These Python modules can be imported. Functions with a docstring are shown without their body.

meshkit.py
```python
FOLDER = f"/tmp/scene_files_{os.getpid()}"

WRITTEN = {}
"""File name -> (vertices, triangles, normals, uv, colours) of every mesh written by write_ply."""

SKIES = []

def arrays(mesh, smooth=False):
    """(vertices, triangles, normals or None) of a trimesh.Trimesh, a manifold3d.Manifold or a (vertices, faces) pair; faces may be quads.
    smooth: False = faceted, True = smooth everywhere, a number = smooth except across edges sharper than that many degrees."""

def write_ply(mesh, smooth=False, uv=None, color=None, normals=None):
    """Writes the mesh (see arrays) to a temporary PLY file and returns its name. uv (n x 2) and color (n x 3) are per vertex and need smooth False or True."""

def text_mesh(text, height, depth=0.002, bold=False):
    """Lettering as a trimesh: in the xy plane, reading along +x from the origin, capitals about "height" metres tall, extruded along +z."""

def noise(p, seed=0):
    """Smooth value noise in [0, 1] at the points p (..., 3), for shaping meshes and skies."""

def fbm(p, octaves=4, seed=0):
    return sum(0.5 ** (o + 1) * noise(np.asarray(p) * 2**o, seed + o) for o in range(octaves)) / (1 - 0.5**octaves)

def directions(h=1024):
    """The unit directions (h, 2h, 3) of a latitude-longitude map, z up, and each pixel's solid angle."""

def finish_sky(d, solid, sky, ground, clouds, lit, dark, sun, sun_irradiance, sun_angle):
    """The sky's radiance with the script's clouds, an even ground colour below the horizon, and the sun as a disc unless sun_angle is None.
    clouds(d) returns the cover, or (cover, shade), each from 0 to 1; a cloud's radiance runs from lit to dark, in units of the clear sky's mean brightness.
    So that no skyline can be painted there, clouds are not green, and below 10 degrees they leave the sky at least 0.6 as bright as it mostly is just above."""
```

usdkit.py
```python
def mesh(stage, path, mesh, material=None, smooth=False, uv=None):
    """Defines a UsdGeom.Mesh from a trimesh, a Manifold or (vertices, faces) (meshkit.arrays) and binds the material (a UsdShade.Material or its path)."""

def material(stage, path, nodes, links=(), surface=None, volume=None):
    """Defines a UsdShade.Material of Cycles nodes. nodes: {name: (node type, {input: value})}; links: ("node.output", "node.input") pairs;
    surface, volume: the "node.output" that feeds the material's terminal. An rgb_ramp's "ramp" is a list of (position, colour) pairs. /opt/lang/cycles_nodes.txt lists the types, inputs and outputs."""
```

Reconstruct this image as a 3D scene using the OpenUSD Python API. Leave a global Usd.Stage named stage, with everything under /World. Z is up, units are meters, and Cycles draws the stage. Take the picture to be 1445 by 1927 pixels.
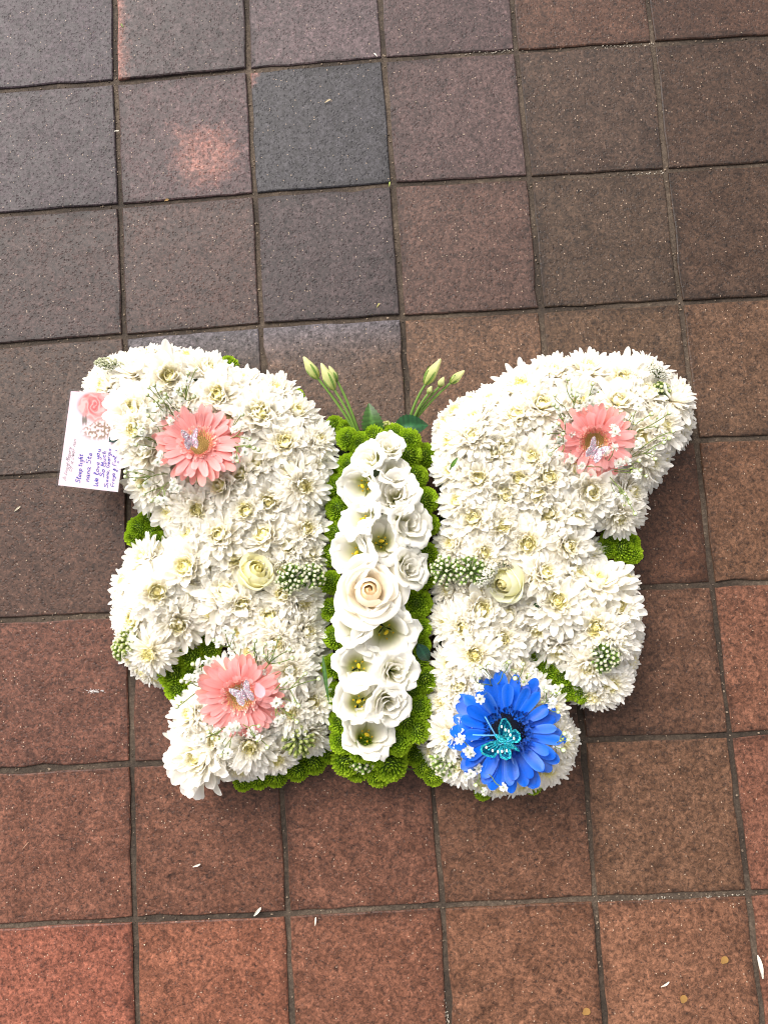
import math
import numpy as np, shapely
from shapely.geometry import Polygon, Point, LineString
import usdkit, meshkit
from pxr import Usd, UsdGeom, UsdLux, UsdShade, Gf, Sdf, Vt

stage = Usd.Stage.CreateInMemory()
UsdGeom.SetStageUpAxis(stage, UsdGeom.Tokens.z)
UsdGeom.SetStageMetersPerUnit(stage, 1.0)
UsdGeom.Xform.Define(stage, '/World')
UsdGeom.Scope.Define(stage, '/World/Looks')

# ------------------------------------------------------------------ camera
F, CW, CH = 1400.0, 1445.0, 1927.0
CAM = np.array([.2910, -.6306, .8093])
def rodrigues(w):
    a = np.linalg.norm(w); k = w / a
    K = np.array([[0, -k[2], k[1]], [k[2], 0, -k[0]], [-k[1], k[0], 0]])
    return np.eye(3) + math.sin(a) * K + (1 - math.cos(a)) * K @ K
ROT = rodrigues(np.array([-.1172, -.0132, .0621]))          # rows: right, up, back
cam = UsdGeom.Camera.Define(stage, '/World/camera')
m = np.eye(4); m[:3, :3] = ROT; m[3, :3] = CAM
cam.AddTransformOp().Set(Gf.Matrix4d(*m.ravel().tolist()))
HA = 26.0
cam.CreateHorizontalApertureAttr(HA); cam.CreateVerticalApertureAttr(HA * CH / CW)
cam.CreateFocalLengthAttr(HA * F / CW)
cam.CreateClippingRangeAttr(Gf.Vec2f(.01, 100))
EXPOSURE = 0.74
cam.CreateExposureAttr(EXPOSURE)

def at(px, py, z=0.0):
    """the point at height z on the line of sight through a pixel of the photograph"""
    d = ROT.T @ np.array([(px - CW / 2) / F, -(py - CH / 2) / F, -1.0])
    return CAM + d * (z - CAM[2]) / d[2]
def mpp(z):                                                 # metres per pixel at height z
    return (CAM[2] - z) / F
def imgdir(deg):                                            # image angle (0 right, 90 up) -> ground direction
    a = math.radians(deg)
    return np.array([math.cos(a - .06), math.sin(a - .06), 0])

# ------------------------------------------------------------------ light: overcast daylight, brightest towards the upper left
SUN = np.array([-.42, .62, .78]); SUN /= np.linalg.norm(SUN)
sun = UsdLux.DistantLight.Define(stage, '/World/sun')
sun.CreateIntensityAttr(.15); sun.CreateAngleAttr(60.0); sun.CreateNormalizeAttr(True)
sun.CreateColorAttr(Gf.Vec3f(1.0, .95, .88))
def frame(z, x=None):
    z = np.asarray(z, float) / np.linalg.norm(z)
    x = np.array([1.0, 0, 0]) if x is None else np.asarray(x, float)
    if abs(z @ x) > .95 * np.linalg.norm(x): x = np.array([0, 1.0, 0])
    x = x - z * (x @ z); x /= np.linalg.norm(x)
    return np.array([x, np.cross(z, x), z])
def xform(rows, t, s=1.0):
    m = np.eye(4); m[:3, :3] = rows * s; m[3, :3] = t
    return Gf.Matrix4d(*m.ravel().tolist())
sun.AddTransformOp().Set(xform(frame(SUN), (0, 0, 3)))
dome = UsdLux.DomeLight.Define(stage, '/World/sky')
dome.GetPrim().SetCustomDataByKey('kind', 'structure')
elev, rot = math.asin(SUN[2]), math.atan2(SUN[0], SUN[1])
skym = usdkit.material(stage, '/World/Looks/overcast_sky', {
    'sky': ('sky_texture', {'sky_type': 'single_scattering', 'sun_disc': False, 'sun_elevation': elev, 'sun_rotation': rot,
                            'aerosol_density': 4.0}),
    'bw': ('rgb_to_bw', {}),
    'tint': ('mix_color', {'blend_type': 'multiply', 'fac': 1.0, 'b': (1.05, 1.0, .96), 'use_clamp': False}),
    'tc': ('texture_coordinate', {}),
    'n': ('noise_texture', {'scale': 2.2, 'detail': 5.0, 'roughness': .55}),
    'r': ('rgb_ramp', {'ramp': [(0.2, (.7, .7, .7)), (.75, (.98, .98, .98))]}),
    'mx': ('mix_color', {'use_clamp': False}),
    'bg': ('background_shader', {'strength': .145})},
    [('sky.color', 'bw.color'), ('bw.val', 'tint.a'), ('tc.generated', 'n.vector'), ('n.fac', 'r.fac'), ('r.color', 'mx.fac'),
     ('sky.color', 'mx.a'), ('tint.result', 'mx.b'), ('mx.result', 'bg.color')], surface='bg.background')
UsdShade.MaterialBindingAPI.Apply(dome.GetPrim()).Bind(skym)

# ------------------------------------------------------------------ helpers
used = {}
def numbered(path):
    n = used.get(path); used[path] = 0 if n is None else n + 1
    return path if n is None else f'{path}_{n + 1:03d}'
def tag(p, label=None, cat=None, group=None, kind=None):
    p = p.GetPrim() if hasattr(p, 'GetPrim') else p
    for k, v in (('label', label), ('category', cat), ('group', group), ('kind', kind)):
        if v: p.SetCustomDataByKey(k, v)
    return p
def thing(name, label, cat, M=None, group=None):
    x = UsdGeom.Xform.Define(stage, numbered('/World/' + name))
    x.AddTransformOp().Set(M if M is not None else Gf.Matrix4d(1.0))
    tag(x, label, cat, group)
    return x
def copy_of(src, M, label, cat, group=None):
    base = src.GetPath().pathString
    head = base[:-4] if base[-4] == '_' and base[-3:].isdigit() else base
    x = UsdGeom.Xform.Define(stage, numbered(head))
    x.GetPrim().GetReferences().AddInternalReference(src.GetPath())
    x.GetPrim().SetInstanceable(True)
    x.GetPrim().GetAttribute('xformOp:transform').Set(M)
    tag(x, label, cat, group)
    return x
def put(name, VF, mat, parent=None, col=None, smooth=True, kind=None):
    path = numbered((parent.GetPath().pathString if parent is not None else '/World') + '/' + name)
    me = usdkit.mesh(stage, path, VF, mat, smooth)
    if col is not None:
        UsdGeom.PrimvarsAPI(me).CreatePrimvar('col', Sdf.ValueTypeNames.Color3fArray, 'vertex').Set(
            Vt.Vec3fArray.FromNumpy(np.asarray(col, np.float32)))
    if kind: tag(me, kind=kind)
    return me
def lin(r, g, b):
    c = np.array([r, g, b], float) / 255
    return np.where(c <= .04045, c / 12.92, ((c + .055) / 1.055) ** 2.4)
def smooth01(a, b, x):
    t = np.clip((x - a) / (b - a), 0, 1); return t * t * (3 - 2 * t)
def cat(parts):
    """join (V, F, C) triples"""
    V, Fc, C, n = [], [], [], 0
    for v, f, c in parts:
        V.append(v); Fc.append(np.asarray(f) + n); C.append(np.broadcast_to(c, v.shape)); n += len(v)
    return np.vstack(V), np.vstack(Fc), np.vstack(C)
def grid_faces(a, b):
    i, j = np.meshgrid(np.arange(a - 1), np.arange(b - 1), indexing='ij')
    p = (i * b + j).ravel()
    return np.vstack([np.c_[p, p + b, p + b + 1], np.c_[p, p + b + 1, p + 1]])

def petals(az, r0, z0, L, W, th0, dth, cup=.35, ns=6, nw=4, tip=2.0, base_w=.35, full=.55, c0=(1, 1, 1), c1=(1, 1, 1), cpow=1.0,
           rng=None, wav=0.0, bendpow=1.2, twist=0.0, taper=.6, edge=None, edge_amt=0.0):
    """N strap petals round the z axis -> list of (V, F, C); angles in radians from the axis"""
    n = len(az)
    b = lambda x: np.broadcast_to(np.asarray(x, float), (n,))[:, None]
    s = (1 - (1 - np.linspace(0, 1, ns + 1)) ** 1.6)[None]
    sm = (s[:, 1:] + s[:, :-1]) / 2
    th = b(th0) + b(dth) * s ** bendpow
    thm = b(th0) + b(dth) * sm ** bendpow
    ds = b(L) * np.diff(s, axis=1)
    r = b(r0) + np.concatenate([np.zeros((n, 1)), np.cumsum(np.sin(thm) * ds, 1)], 1)
    z = b(z0) + np.concatenate([np.zeros((n, 1)), np.cumsum(np.cos(thm) * ds, 1)], 1)
    w = (base_w + (1 - base_w) * smooth01(0, full, s)) * np.where(s > taper, np.maximum(0, 1 - (np.maximum(s - taper, 0) / (1 - taper)) ** tip) ** .5, 1)
    w = np.maximum(w, .16) * b(W) / 2
    u = np.linspace(-1, 1, nw + 1)[None, None]
    tw = b(twist) * s
    lift = b(cup) * w
    off_t = w[..., None] * u * np.cos(tw)[..., None]
    off_n = lift[..., None] * u ** 2 + w[..., None] * u * np.sin(tw)[..., None]
    if wav:
        off_n = off_n + wav * b(W)[..., None] * np.sin(5 * s[..., None] * np.pi + rng.uniform(0, 6, (n, 1, 1)) + u * 2) * s[..., None]
    rr = r[..., None] - np.cos(th)[..., None] * off_n
    zz = z[..., None] + np.sin(th)[..., None] * off_n
    ca, sa = np.cos(b(az))[..., None], np.sin(b(az))[..., None]
    V = np.stack([rr * ca - off_t * sa, rr * sa + off_t * ca, zz], -1)
    k = (s ** cpow)[..., None]
    c0, c1 = np.asarray(c0, float), np.asarray(c1, float)
    c0 = np.broadcast_to(c0, (n, 3))[:, None]; c1 = np.broadcast_to(c1, (n, 3))[:, None]
    C = np.broadcast_to((c0 * (1 - k) + c1 * k)[:, :, None], V.shape).copy()
    if edge is not None:
        e = np.broadcast_to(np.asarray(edge_amt, float), (n,))[:, None, None, None] * (np.abs(u) ** 1.5)[..., None] * np.ones(V.shape[:3] + (1,))
        C = C * (1 - e) + np.asarray(edge) * e
        C = C * (1 - .06 * (np.arange(nw + 1) % 2))[None, None, :, None]
    fc = grid_faces(ns + 1, nw + 1)
    return [(V[i].reshape(-1, 3), fc, C[i].reshape(-1, 3)) for i in range(n)]

def wrap_petal(phi, span, prof, h=1.0, nu=14, nv=12, ruffle=0.0, spiral=0.0, k=3.0, ph=0.0, tipdrop=.22, c=None, tipcurl=0.0, narrow=.35):
    """broad petal wrapped round the z axis; prof: rows (v, r, z); colour stops c: rows (v, r, g, b)"""
    prof = np.asarray(prof, float)
    u, v = np.meshgrid(np.linspace(-1, 1, nu), np.linspace(0, 1, nv))
    ve = v * (1 - tipdrop * np.abs(u) ** 3.0)
    f = lambda col: np.interp(ve, prof[:, 0], prof[:, col])
    r, z = f(1), f(2)
    a = phi + u * span / 2 * (narrow + (1 - narrow) * smooth01(0, .6, v))
    R = prof[:, 1].max()
    r = r * (1 + spiral * u) + ruffle * R * v ** 3 * np.sin(k * u * 2 + ph)
    r = r + ruffle * .35 * R * v ** 5 * np.sin(k * 3.1 * u * 2 + ph * 2.3)
    z = z + ruffle * R * v ** 4 * np.cos(k * 1.3 * u * 2 + ph * 1.7) + tipcurl * R * v ** 4 * (np.abs(u) ** 2)
    V = np.stack([r * np.cos(a), r * np.sin(a), z * h], -1).reshape(-1, 3)
    if c is None: C = np.ones_like(V)
    else:
        c = np.asarray(c, float)
        C = np.stack([np.interp(ve.ravel(), c[:, 0], c[:, j]) for j in (1, 2, 3)], 1)
        C = C * (1 - .05 * (.5 + .5 * np.sin(u.ravel() * 9 + 2.3 * np.sin(u.ravel() * 5 + ph)) ) * smooth01(1, .4, v.ravel()))[:, None]
    return V, grid_faces(nv, nu), C

def tube(pts, rad, seg=5, cap=True):
    pts = np.asarray(pts, float); n = len(pts)
    rad = np.broadcast_to(np.asarray(rad, float), (n,))
    d = np.gradient(pts, axis=0); d /= np.linalg.norm(d, axis=1, keepdims=True) + 1e-12
    ref = np.array([0, 0, 1.0]) if abs(d[0, 2]) < .9 else np.array([1.0, 0, 0])
    x = np.cross(d, ref); x /= np.linalg.norm(x, axis=1, keepdims=True) + 1e-12
    y = np.cross(d, x)
    a = np.arange(seg) * 2 * np.pi / seg
    V = (pts[:, None] + rad[:, None, None] * (np.cos(a)[None, :, None] * x[:, None] + np.sin(a)[None, :, None] * y[:, None])).reshape(-1, 3)
    fs = []
    for i in range(n - 1):
        for j in range(seg):
            p, q = i * seg + j, i * seg + (j + 1) % seg
            fs += [(p, q, q + seg), (p, q + seg, p + seg)]
    if cap:
        V = np.vstack([V, pts[:1], pts[-1:]]); e = n * seg
        for j in range(seg):
            q = (j + 1) % seg
            fs += [(e, q, j), (e + 1, (n - 1) * seg + j, (n - 1) * seg + q)]
    return V, np.array(fs)
def curve(a, b, bend, n=7):
    a, b = np.asarray(a, float), np.asarray(b, float); t = np.linspace(0, 1, n)[:, None]
    return a + (b - a) * t + np.asarray(bend) * (4 * t * (1 - t))
import trimesh
ICO1 = trimesh.creation.icosphere(1); ICO2 = trimesh.creation.icosphere(2); ICO0 = trimesh.creation.icosphere(0)
def ball(c, r, ico=ICO1, sc=(1, 1, 1)):
    return ico.vertices * r * np.asarray(sc) + np.asarray(c), ico.faces

# ------------------------------------------------------------------ materials
def petal_mat(name, trans=.28, rough=.5, spec=.35, fine=0.0, tint=(1, 1, 1), bump=.25, scale=900.):
    return usdkit.material(stage, '/World/Looks/' + name, {
        'c': ('attribute', {'attribute': 'col'}),
        'tc': ('texture_coordinate', {}),
        'n': ('noise_texture', {'scale': scale, 'detail': 3.0}),
        'm': ('map_range', {'from_min': .3, 'from_max': .7, 'to_min': 1 - fine, 'to_max': 1.0}),
        'mul': ('vector_math', {'math_type': 'scale'}),
        'bp': ('bump', {'strength': bump, 'distance': .0006}),
        'p': ('principled_bsdf', {'roughness': rough, 'specular_ior_level': spec}),
        't': ('translucent_bsdf', {}),
        'mx': ('mix_closure', {'fac': trans})},
        [('tc.object', 'n.vector'), ('n.fac', 'm.value'), ('c.color', 'mul.vector1'), ('m.result', 'mul.scale'), ('n.fac', 'bp.height'),
         ('mul.vector', 'p.base_color'), ('mul.vector', 't.color'), ('bp.normal', 'p.normal'),
         ('p.BSDF', 'mx.closure1'), ('t.BSDF', 'mx.closure2')], surface='mx.closure')
M_WHITE = petal_mat('white_petal', trans=.50, rough=.45, spec=.25)
M_GREEN = petal_mat('lime_petal', trans=.25, rough=.5, spec=.3)
M_CENTRE = petal_mat('floret', trans=.40, rough=.6)
M_SATIN = petal_mat('satin_petal', trans=.42, rough=.5, spec=.22, bump=.12, scale=400.)
M_PINK = petal_mat('coral_petal', trans=.38, rough=.5, spec=.25, fine=.05)
M_BLUE = petal_mat('dyed_petal', trans=.2, rough=.38, spec=.4, fine=.15)
M_STEM = petal_mat('stem', trans=.05, rough=.5)
M_LEAF = petal_mat('leaf', trans=.15, rough=.32, spec=.5, fine=.35, scale=250.)
def plain(name, col, rough=.5, metallic=0.0, spec=.5):
    return usdkit.material(stage, '/World/Looks/' + name, {'p': ('principled_bsdf', {'base_color': tuple(col), 'roughness': rough,
                           'metallic': metallic, 'specular_ior_level': spec})}, surface='p.BSDF')
def glitter_mat(name, a, b, c):
    return usdkit.material(stage, '/World/Looks/' + name, {
        'tc': ('texture_coordinate', {}),
        'v': ('voronoi_texture', {'scale': 1500.}),
        's': ('separate_color', {}),
        'r': ('rgb_ramp', {'ramp': [(0, a), (.45, a), (.5, b), (.75, b), (.8, c), (1, c)]}),
        'sub': ('vector_math', {'math_type': 'subtract', 'vector2': (.5, .5, .5)}),
        'sc': ('vector_math', {'math_type': 'scale', 'scale': 1.3}),
        'g': ('geometry', {}),
        'add': ('vector_math', {'math_type': 'add'}),
        'nm': ('vector_math', {'math_type': 'normalize'}),
        'p': ('principled_bsdf', {'metallic': .75, 'roughness': .22})},
        [('tc.object', 'v.vector'), ('v.color', 's.color'), ('s.r', 'r.fac'), ('r.color', 'p.base_color'), ('v.color', 'sub.vector1'),
         ('sub.vector', 'sc.vector1'), ('g.normal', 'add.vector1'), ('sc.vector', 'add.vector2'), ('add.vector', 'nm.vector1'), ('nm.vector', 'p.normal')],
        surface='p.BSDF')
M_GLIT = glitter_mat('silver_pink_glitter', (.50, .47, .52), (.92, .90, .92), (.90, .38, .52))
M_TEAL = glitter_mat('teal_glitter', (.0, .30, .42), (.02, .55, .62), (.25, .85, .85))
M_TEALDK = glitter_mat('dark_teal_glitter', (.0, .06, .16), (.0, .10, .22), (.0, .25, .35))
M_PEARL = plain('pearl', (.85, .82, .75), .2)
M_ANT = plain('pale_blue_wire', (.12, .38, .66), .4)
M_FOAM = plain('foam', (.018, .03, .008), .95)
M_CLIP = plain('dark_green_plastic', (.012, .035, .028), .35)

# ------------------------------------------------------------------ floor of quarry tiles
T = .158
MEAS = {(0,0):(217,154),(1,0):(467,131),(2,0):(722,110),(3,0):(972,95),(4,0):(1228,80),
 (0,1):(226,386),(1,1):(479,366),(2,1):(740,346),(3,1):(996,334),(4,1):(1253,320),
 (0,2):(234,632),(1,2):(491,612),(2,2):(757,597),(3,2):(1018,583),(4,2):(1281,568),
 (4,3):(1311,828),(4,4):(1341,1101),(4,5):(1374,1384),(3,5):(1098,1393),(0,5):(248,1439),
 (0,6):(253,1732),(1,6):(541,1721),(2,6):(833,1705),(3,6):(1119,1693),(4,6):(1409,1682),
 (-1,0):(-33,172),(-1,1):(-26,405),(-1,2):(-22,652),(-1,3):(-30,900),(-1,4):(-42,1169),(-1,5):(-44,1455),(-1,6):(-42,1746),
 (5,0):(1480,66),(5,1):(1510,303),(5,2):(1546,553),(5,3):(1580,818),(5,4):(1620,1088),(0,3):(241,886),(0,4):(245,1156)}
def joint(i, j):
    return at(*MEAS[i, j])[:2] if (i, j) in MEAS else np.array([i * T, -j * T])
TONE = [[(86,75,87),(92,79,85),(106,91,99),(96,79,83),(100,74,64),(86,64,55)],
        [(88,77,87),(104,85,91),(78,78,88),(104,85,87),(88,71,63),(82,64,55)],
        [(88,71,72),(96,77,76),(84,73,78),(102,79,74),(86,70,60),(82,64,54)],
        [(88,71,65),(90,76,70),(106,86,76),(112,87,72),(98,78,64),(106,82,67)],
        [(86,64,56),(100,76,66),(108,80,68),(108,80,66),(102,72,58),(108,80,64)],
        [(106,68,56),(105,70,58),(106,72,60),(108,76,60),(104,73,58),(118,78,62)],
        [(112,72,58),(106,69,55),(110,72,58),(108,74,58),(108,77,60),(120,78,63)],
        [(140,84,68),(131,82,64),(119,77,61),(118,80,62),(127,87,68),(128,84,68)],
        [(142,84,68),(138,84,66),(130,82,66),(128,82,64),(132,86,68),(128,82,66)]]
KT = .425
tile_mat = usdkit.material(stage, '/World/Looks/quarry_tile', {
    'c': ('attribute', {'attribute': 'col'}),
    'tc': ('texture_coordinate', {}),
    'n1': ('noise_texture', {'scale': 620., 'detail': 5.0, 'roughness': .65}),          # grain
    'n2': ('noise_texture', {'scale': 38., 'detail': 4.0, 'roughness': .6}),            # clouding
    'n3': ('noise_texture', {'scale': 260., 'detail': 4.0, 'roughness': .7, 'distortion': .6}),   # dark flecks
    'v': ('voronoi_texture', {'scale': 330., 'randomness': 1.0}),                        # pale grog specks
    'v2': ('voronoi_texture', {'scale': 420., 'randomness': 1.0}),                       # pits
    'vs': ('separate_color', {}), 'vs2': ('separate_color', {}),
    'g1': ('map_range', {'from_min': .3, 'from_max': .7, 'to_min': .84, 'to_max': 1.16}),
    'g2': ('map_range', {'from_min': .3, 'from_max': .7, 'to_min': .78, 'to_max': 1.20}),
    'g3': ('map_range', {'from_min': .56, 'from_max': .66, 'to_min': 1.0, 'to_max': .50}),
    'n4': ('noise_texture', {'scale': 95., 'detail': 6.0, 'roughness': .75, 'distortion': 1.2}),   # worn dirty blotches
    'g4': ('map_range', {'from_min': .55, 'from_max': .68, 'to_min': 1.0, 'to_max': .52}),
    'm3': ('math', {'math_type': 'multiply'}),
    'bl': ('attribute', {'attribute': 'blush'}),
    'bn': ('noise_texture', {'scale': 110., 'detail': 6.0, 'roughness': .75}),
    'bs': ('math', {'math_type': 'multiply_add', 'value2': 1.3, 'value3': -.65}),
    'ba': ('math', {'math_type': 'add'}),
    'bm': ('map_range', {'from_min': .3, 'from_max': .8, 'to_min': 0.0, 'to_max': .8}),
    'bc': ('mix_color', {'b': (.20, .085, .065)}),
    'm1': ('math', {'math_type': 'multiply'}), 'm2': ('math', {'math_type': 'multiply'}),
    'sc': ('vector_math', {'math_type': 'scale'}),
    'd1': ('math', {'math_type': 'less_than', 'value2': .20}),
    'p1': ('math', {'math_type': 'greater_than', 'value2': .93}),
    'sp': ('math', {'math_type': 'multiply'}),
    'mixs': ('mix_color', {'b': (.46, .34, .25)}),
    'd2': ('map_range', {'from_min': .12, 'from_max': .30, 'to_min': 1.0, 'to_max': 0.0}),
    'p2': ('math', {'math_type': 'greater_than', 'value2': .72}),
    'pt': ('math', {'math_type': 'multiply'}),
    'pt8': ('math', {'math_type': 'multiply', 'value2': .75}),
    'mixp': ('mix_color', {'b': (.022, .017, .016)}),
    'h1': ('math', {'math_type': 'multiply', 'value2': .8}),
    'h': ('math', {'math_type': 'subtract'}),
    'bp': ('bump', {'strength': .35, 'distance': .0005}),
    'rr': ('map_range', {'from_min': .3, 'from_max': .7, 'to_min': .36, 'to_max': .54}),
    'p': ('principled_bsdf', {'specular_ior_level': .36})},
    [('tc.object', 'n1.vector'), ('tc.object', 'n2.vector'), ('tc.object', 'n3.vector'), ('tc.object', 'v.vector'), ('tc.object', 'v2.vector'),
     ('n1.fac', 'g1.value'), ('n2.fac', 'g2.value'), ('n3.fac', 'g3.value'), ('g1.result', 'm1.value1'), ('g2.result', 'm1.value2'),
     ('m1.value', 'm2.value1'), ('g3.result', 'm2.value2'), ('tc.object', 'n4.vector'), ('n4.fac', 'g4.value'), ('m2.value', 'm3.value1'), ('g4.result', 'm3.value2'), ('tc.object', 'bn.vector'), ('bn.fac', 'bs.value1'), ('bl.fac', 'ba.value1'), ('bs.value', 'ba.value2'), ('ba.value', 'bm.value'), ('bm.result', 'bc.fac'), ('c.color', 'bc.a'), ('bc.result', 'sc.vector1'), ('m3.value', 'sc.scale'),
     ('v.distance', 'd1.value1'), ('v.color', 'vs.color'), ('vs.r', 'p1.value1'), ('d1.value', 'sp.value1'), ('p1.value', 'sp.value2'),
     ('sc.vector', 'mixs.a'), ('sp.value', 'mixs.fac'),
     ('v2.distance', 'd2.value'), ('v2.color', 'vs2.color'), ('vs2.r', 'p2.value1'), ('d2.result', 'pt.value1'), ('p2.value', 'pt.value2'),
     ('pt.value', 'pt8.value1'), ('mixs.result', 'mixp.a'), ('pt8.value', 'mixp.fac'), ('mixp.result', 'p.base_color'),
     ('n1.fac', 'h1.value1'), ('h1.value', 'h.value1'), ('pt.value', 'h.value2'), ('h.value', 'bp.height'), ('bp.normal', 'p.normal'),
     ('n2.fac', 'rr.value'), ('rr.result', 'p.roughness')], surface='p.BSDF')
mortar_mat = usdkit.material(stage, '/World/Looks/mortar', {
    'tc': ('texture_coordinate', {}),
    'n': ('noise_texture', {'scale': 260., 'detail': 5.0, 'roughness': .7}),
    'n2': ('noise_texture', {'scale': 9., 'detail': 3.0}),
    'r': ('rgb_ramp', {'ramp': [(.25, (.022, .016, .011)), (.5, (.056, .041, .029)), (.75, (.115, .090, .066))]}),
    'r2': ('rgb_ramp', {'ramp': [(.42, (.55, .5, .45)), (.66, (1.7, 1.65, 1.6))]}),
    'mu': ('vector_math', {'math_type': 'multiply'}),
    'bp': ('bump', {'strength': .8, 'distance': .002}),
    'p': ('principled_bsdf', {'roughness': .85})},
    [('tc.object', 'n.vector'), ('tc.object', 'n2.vector'), ('n.fac', 'r.fac'), ('n2.fac', 'r2.fac'), ('r.color', 'mu.vector1'), ('r2.color', 'mu.vector2'),
     ('mu.vector', 'p.base_color'), ('n.fac', 'bp.height'), ('bp.normal', 'p.normal')], surface='p.BSDF')
floor = UsdGeom.Xform.Define(stage, '/World/floor'); tag(floor, kind='structure', label='floor of reddish brown and blue grey quarry tiles with recessed mortar joints')
used['/World/floor'] = 0
rng = np.random.default_rng(5)
def tile(i, j):
    """tile whose upper left joint crossing is (i, j)"""
    q = np.array([joint(i, j), joint(i + 1, j), joint(i + 1, j + 1), joint(i, j + 1)])
    c = q.mean(0); g = .0029 + rng.uniform(-.0006, .0006)
    per, nrm = [], []
    for a in range(4):
        A, B, P, N = q[a], q[(a + 1) % 4], q[a - 1], q[(a + 2) % 4]
        e1 = (B - A) / np.linalg.norm(B - A); e0 = (P - A) / np.linalg.norm(P - A); e2 = (N - B) / np.linalg.norm(N - B)
        p0 = A + (e1 + e0) * g; p1 = B + (-e1 + e2) * g
        inw = np.array([e1[1], -e1[0]])
        if inw @ (c - A) < 0: inw = -inw
        K = 7
        for s in range(K):
            t = s / K
            jit = 0 if s == 0 else (rng.normal(0, .0004) + (rng.uniform(.0008, .0022) if rng.random() < .05 else 0))
            per.append(p0 + (p1 - p0) * t + inw * (jit + (.0006 if s == 0 else 0))); nrm.append(inw)
    per = np.array(per); nrm = np.array(nrm); n = len(per)
    tilt = rng.normal(0, .0016, 2); dz = rng.normal(0, .0004)
    def zz(xy): return dz + (xy - c) @ tilt
    inner = per + (c - per) / np.linalg.norm(c - per, axis=1, keepdims=True) * .0013
    mid = per + (c - per) * .45; near = per + (c - per) * .13
    rings = [np.c_[mid, zz(mid)], np.c_[near, zz(near)], np.c_[inner, zz(inner)], np.c_[per, zz(per) - .0009], np.c_[per, np.full(n, -.012)]]
    V = np.vstack([[[*c, dz]]] + rings)
    fs = [(0, 1 + (k + 1) % n, 1 + k) for k in range(n)]
    for r in range(4):
        o, p = 1 + r * n, 1 + (r + 1) * n
        for k in range(n):
            k2 = (k + 1) % n
            fs += [(o + k, o + k2, p + k2), (o + k, p + k2, p + k)]
    fs = np.array(fs)
    if np.cross(V[fs[0][1]] - V[fs[0][0]], V[fs[0][2]] - V[fs[0][0]])[2] < 0: fs = fs[:, ::-1]
    row, colm = min(max(j + 1, 0), 8), min(max(i + 1, 0), 5)
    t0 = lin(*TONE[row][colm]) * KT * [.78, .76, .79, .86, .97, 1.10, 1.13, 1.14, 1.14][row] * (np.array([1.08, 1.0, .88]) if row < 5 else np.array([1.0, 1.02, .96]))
    rel = (V[:, :2] - c) / T
    k = 1 + .10 * rng.normal() * rel[:, :1] + .10 * rng.normal() * rel[:, 1:2]
    C = t0 * k
    worn = np.repeat(rng.uniform(.5, 1.1, n // 4 + 1), 4)[:n, None] * rng.uniform(.85, 1.12, (n, 1))
    C[1 + 2 * n:1 + 3 * n] *= np.minimum(worn, 1.1)
    C[1 + 3 * n:] *= .75
    B = np.zeros(len(V))
    if (i, j) == (0, 0): B = np.clip(1.05 - np.linalg.norm(V[:, :2] - (c + [.022, -.022]), axis=1) / .062, 0, 1)   # blushed patch burnt into the tile
    if (i, j) == (1, 0): B = np.clip(1.0 - np.linalg.norm((V[:, :2] - q[0]) * [1.2, .6], axis=1) / .022, 0, 1)
    if (i, j) == (2, -1): B = .35 * np.clip((rel[:, 1] + .1) / .3, 0, 1)
    if (i, j) == (3, -1): B = .5 * np.clip((rel[:, 1] - .05) / .3, 0, 1)
    if (i, j) == (0, -1): B = .8 * np.clip((-.36 - rel[:, 0]) / .12, 0, 1)
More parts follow.
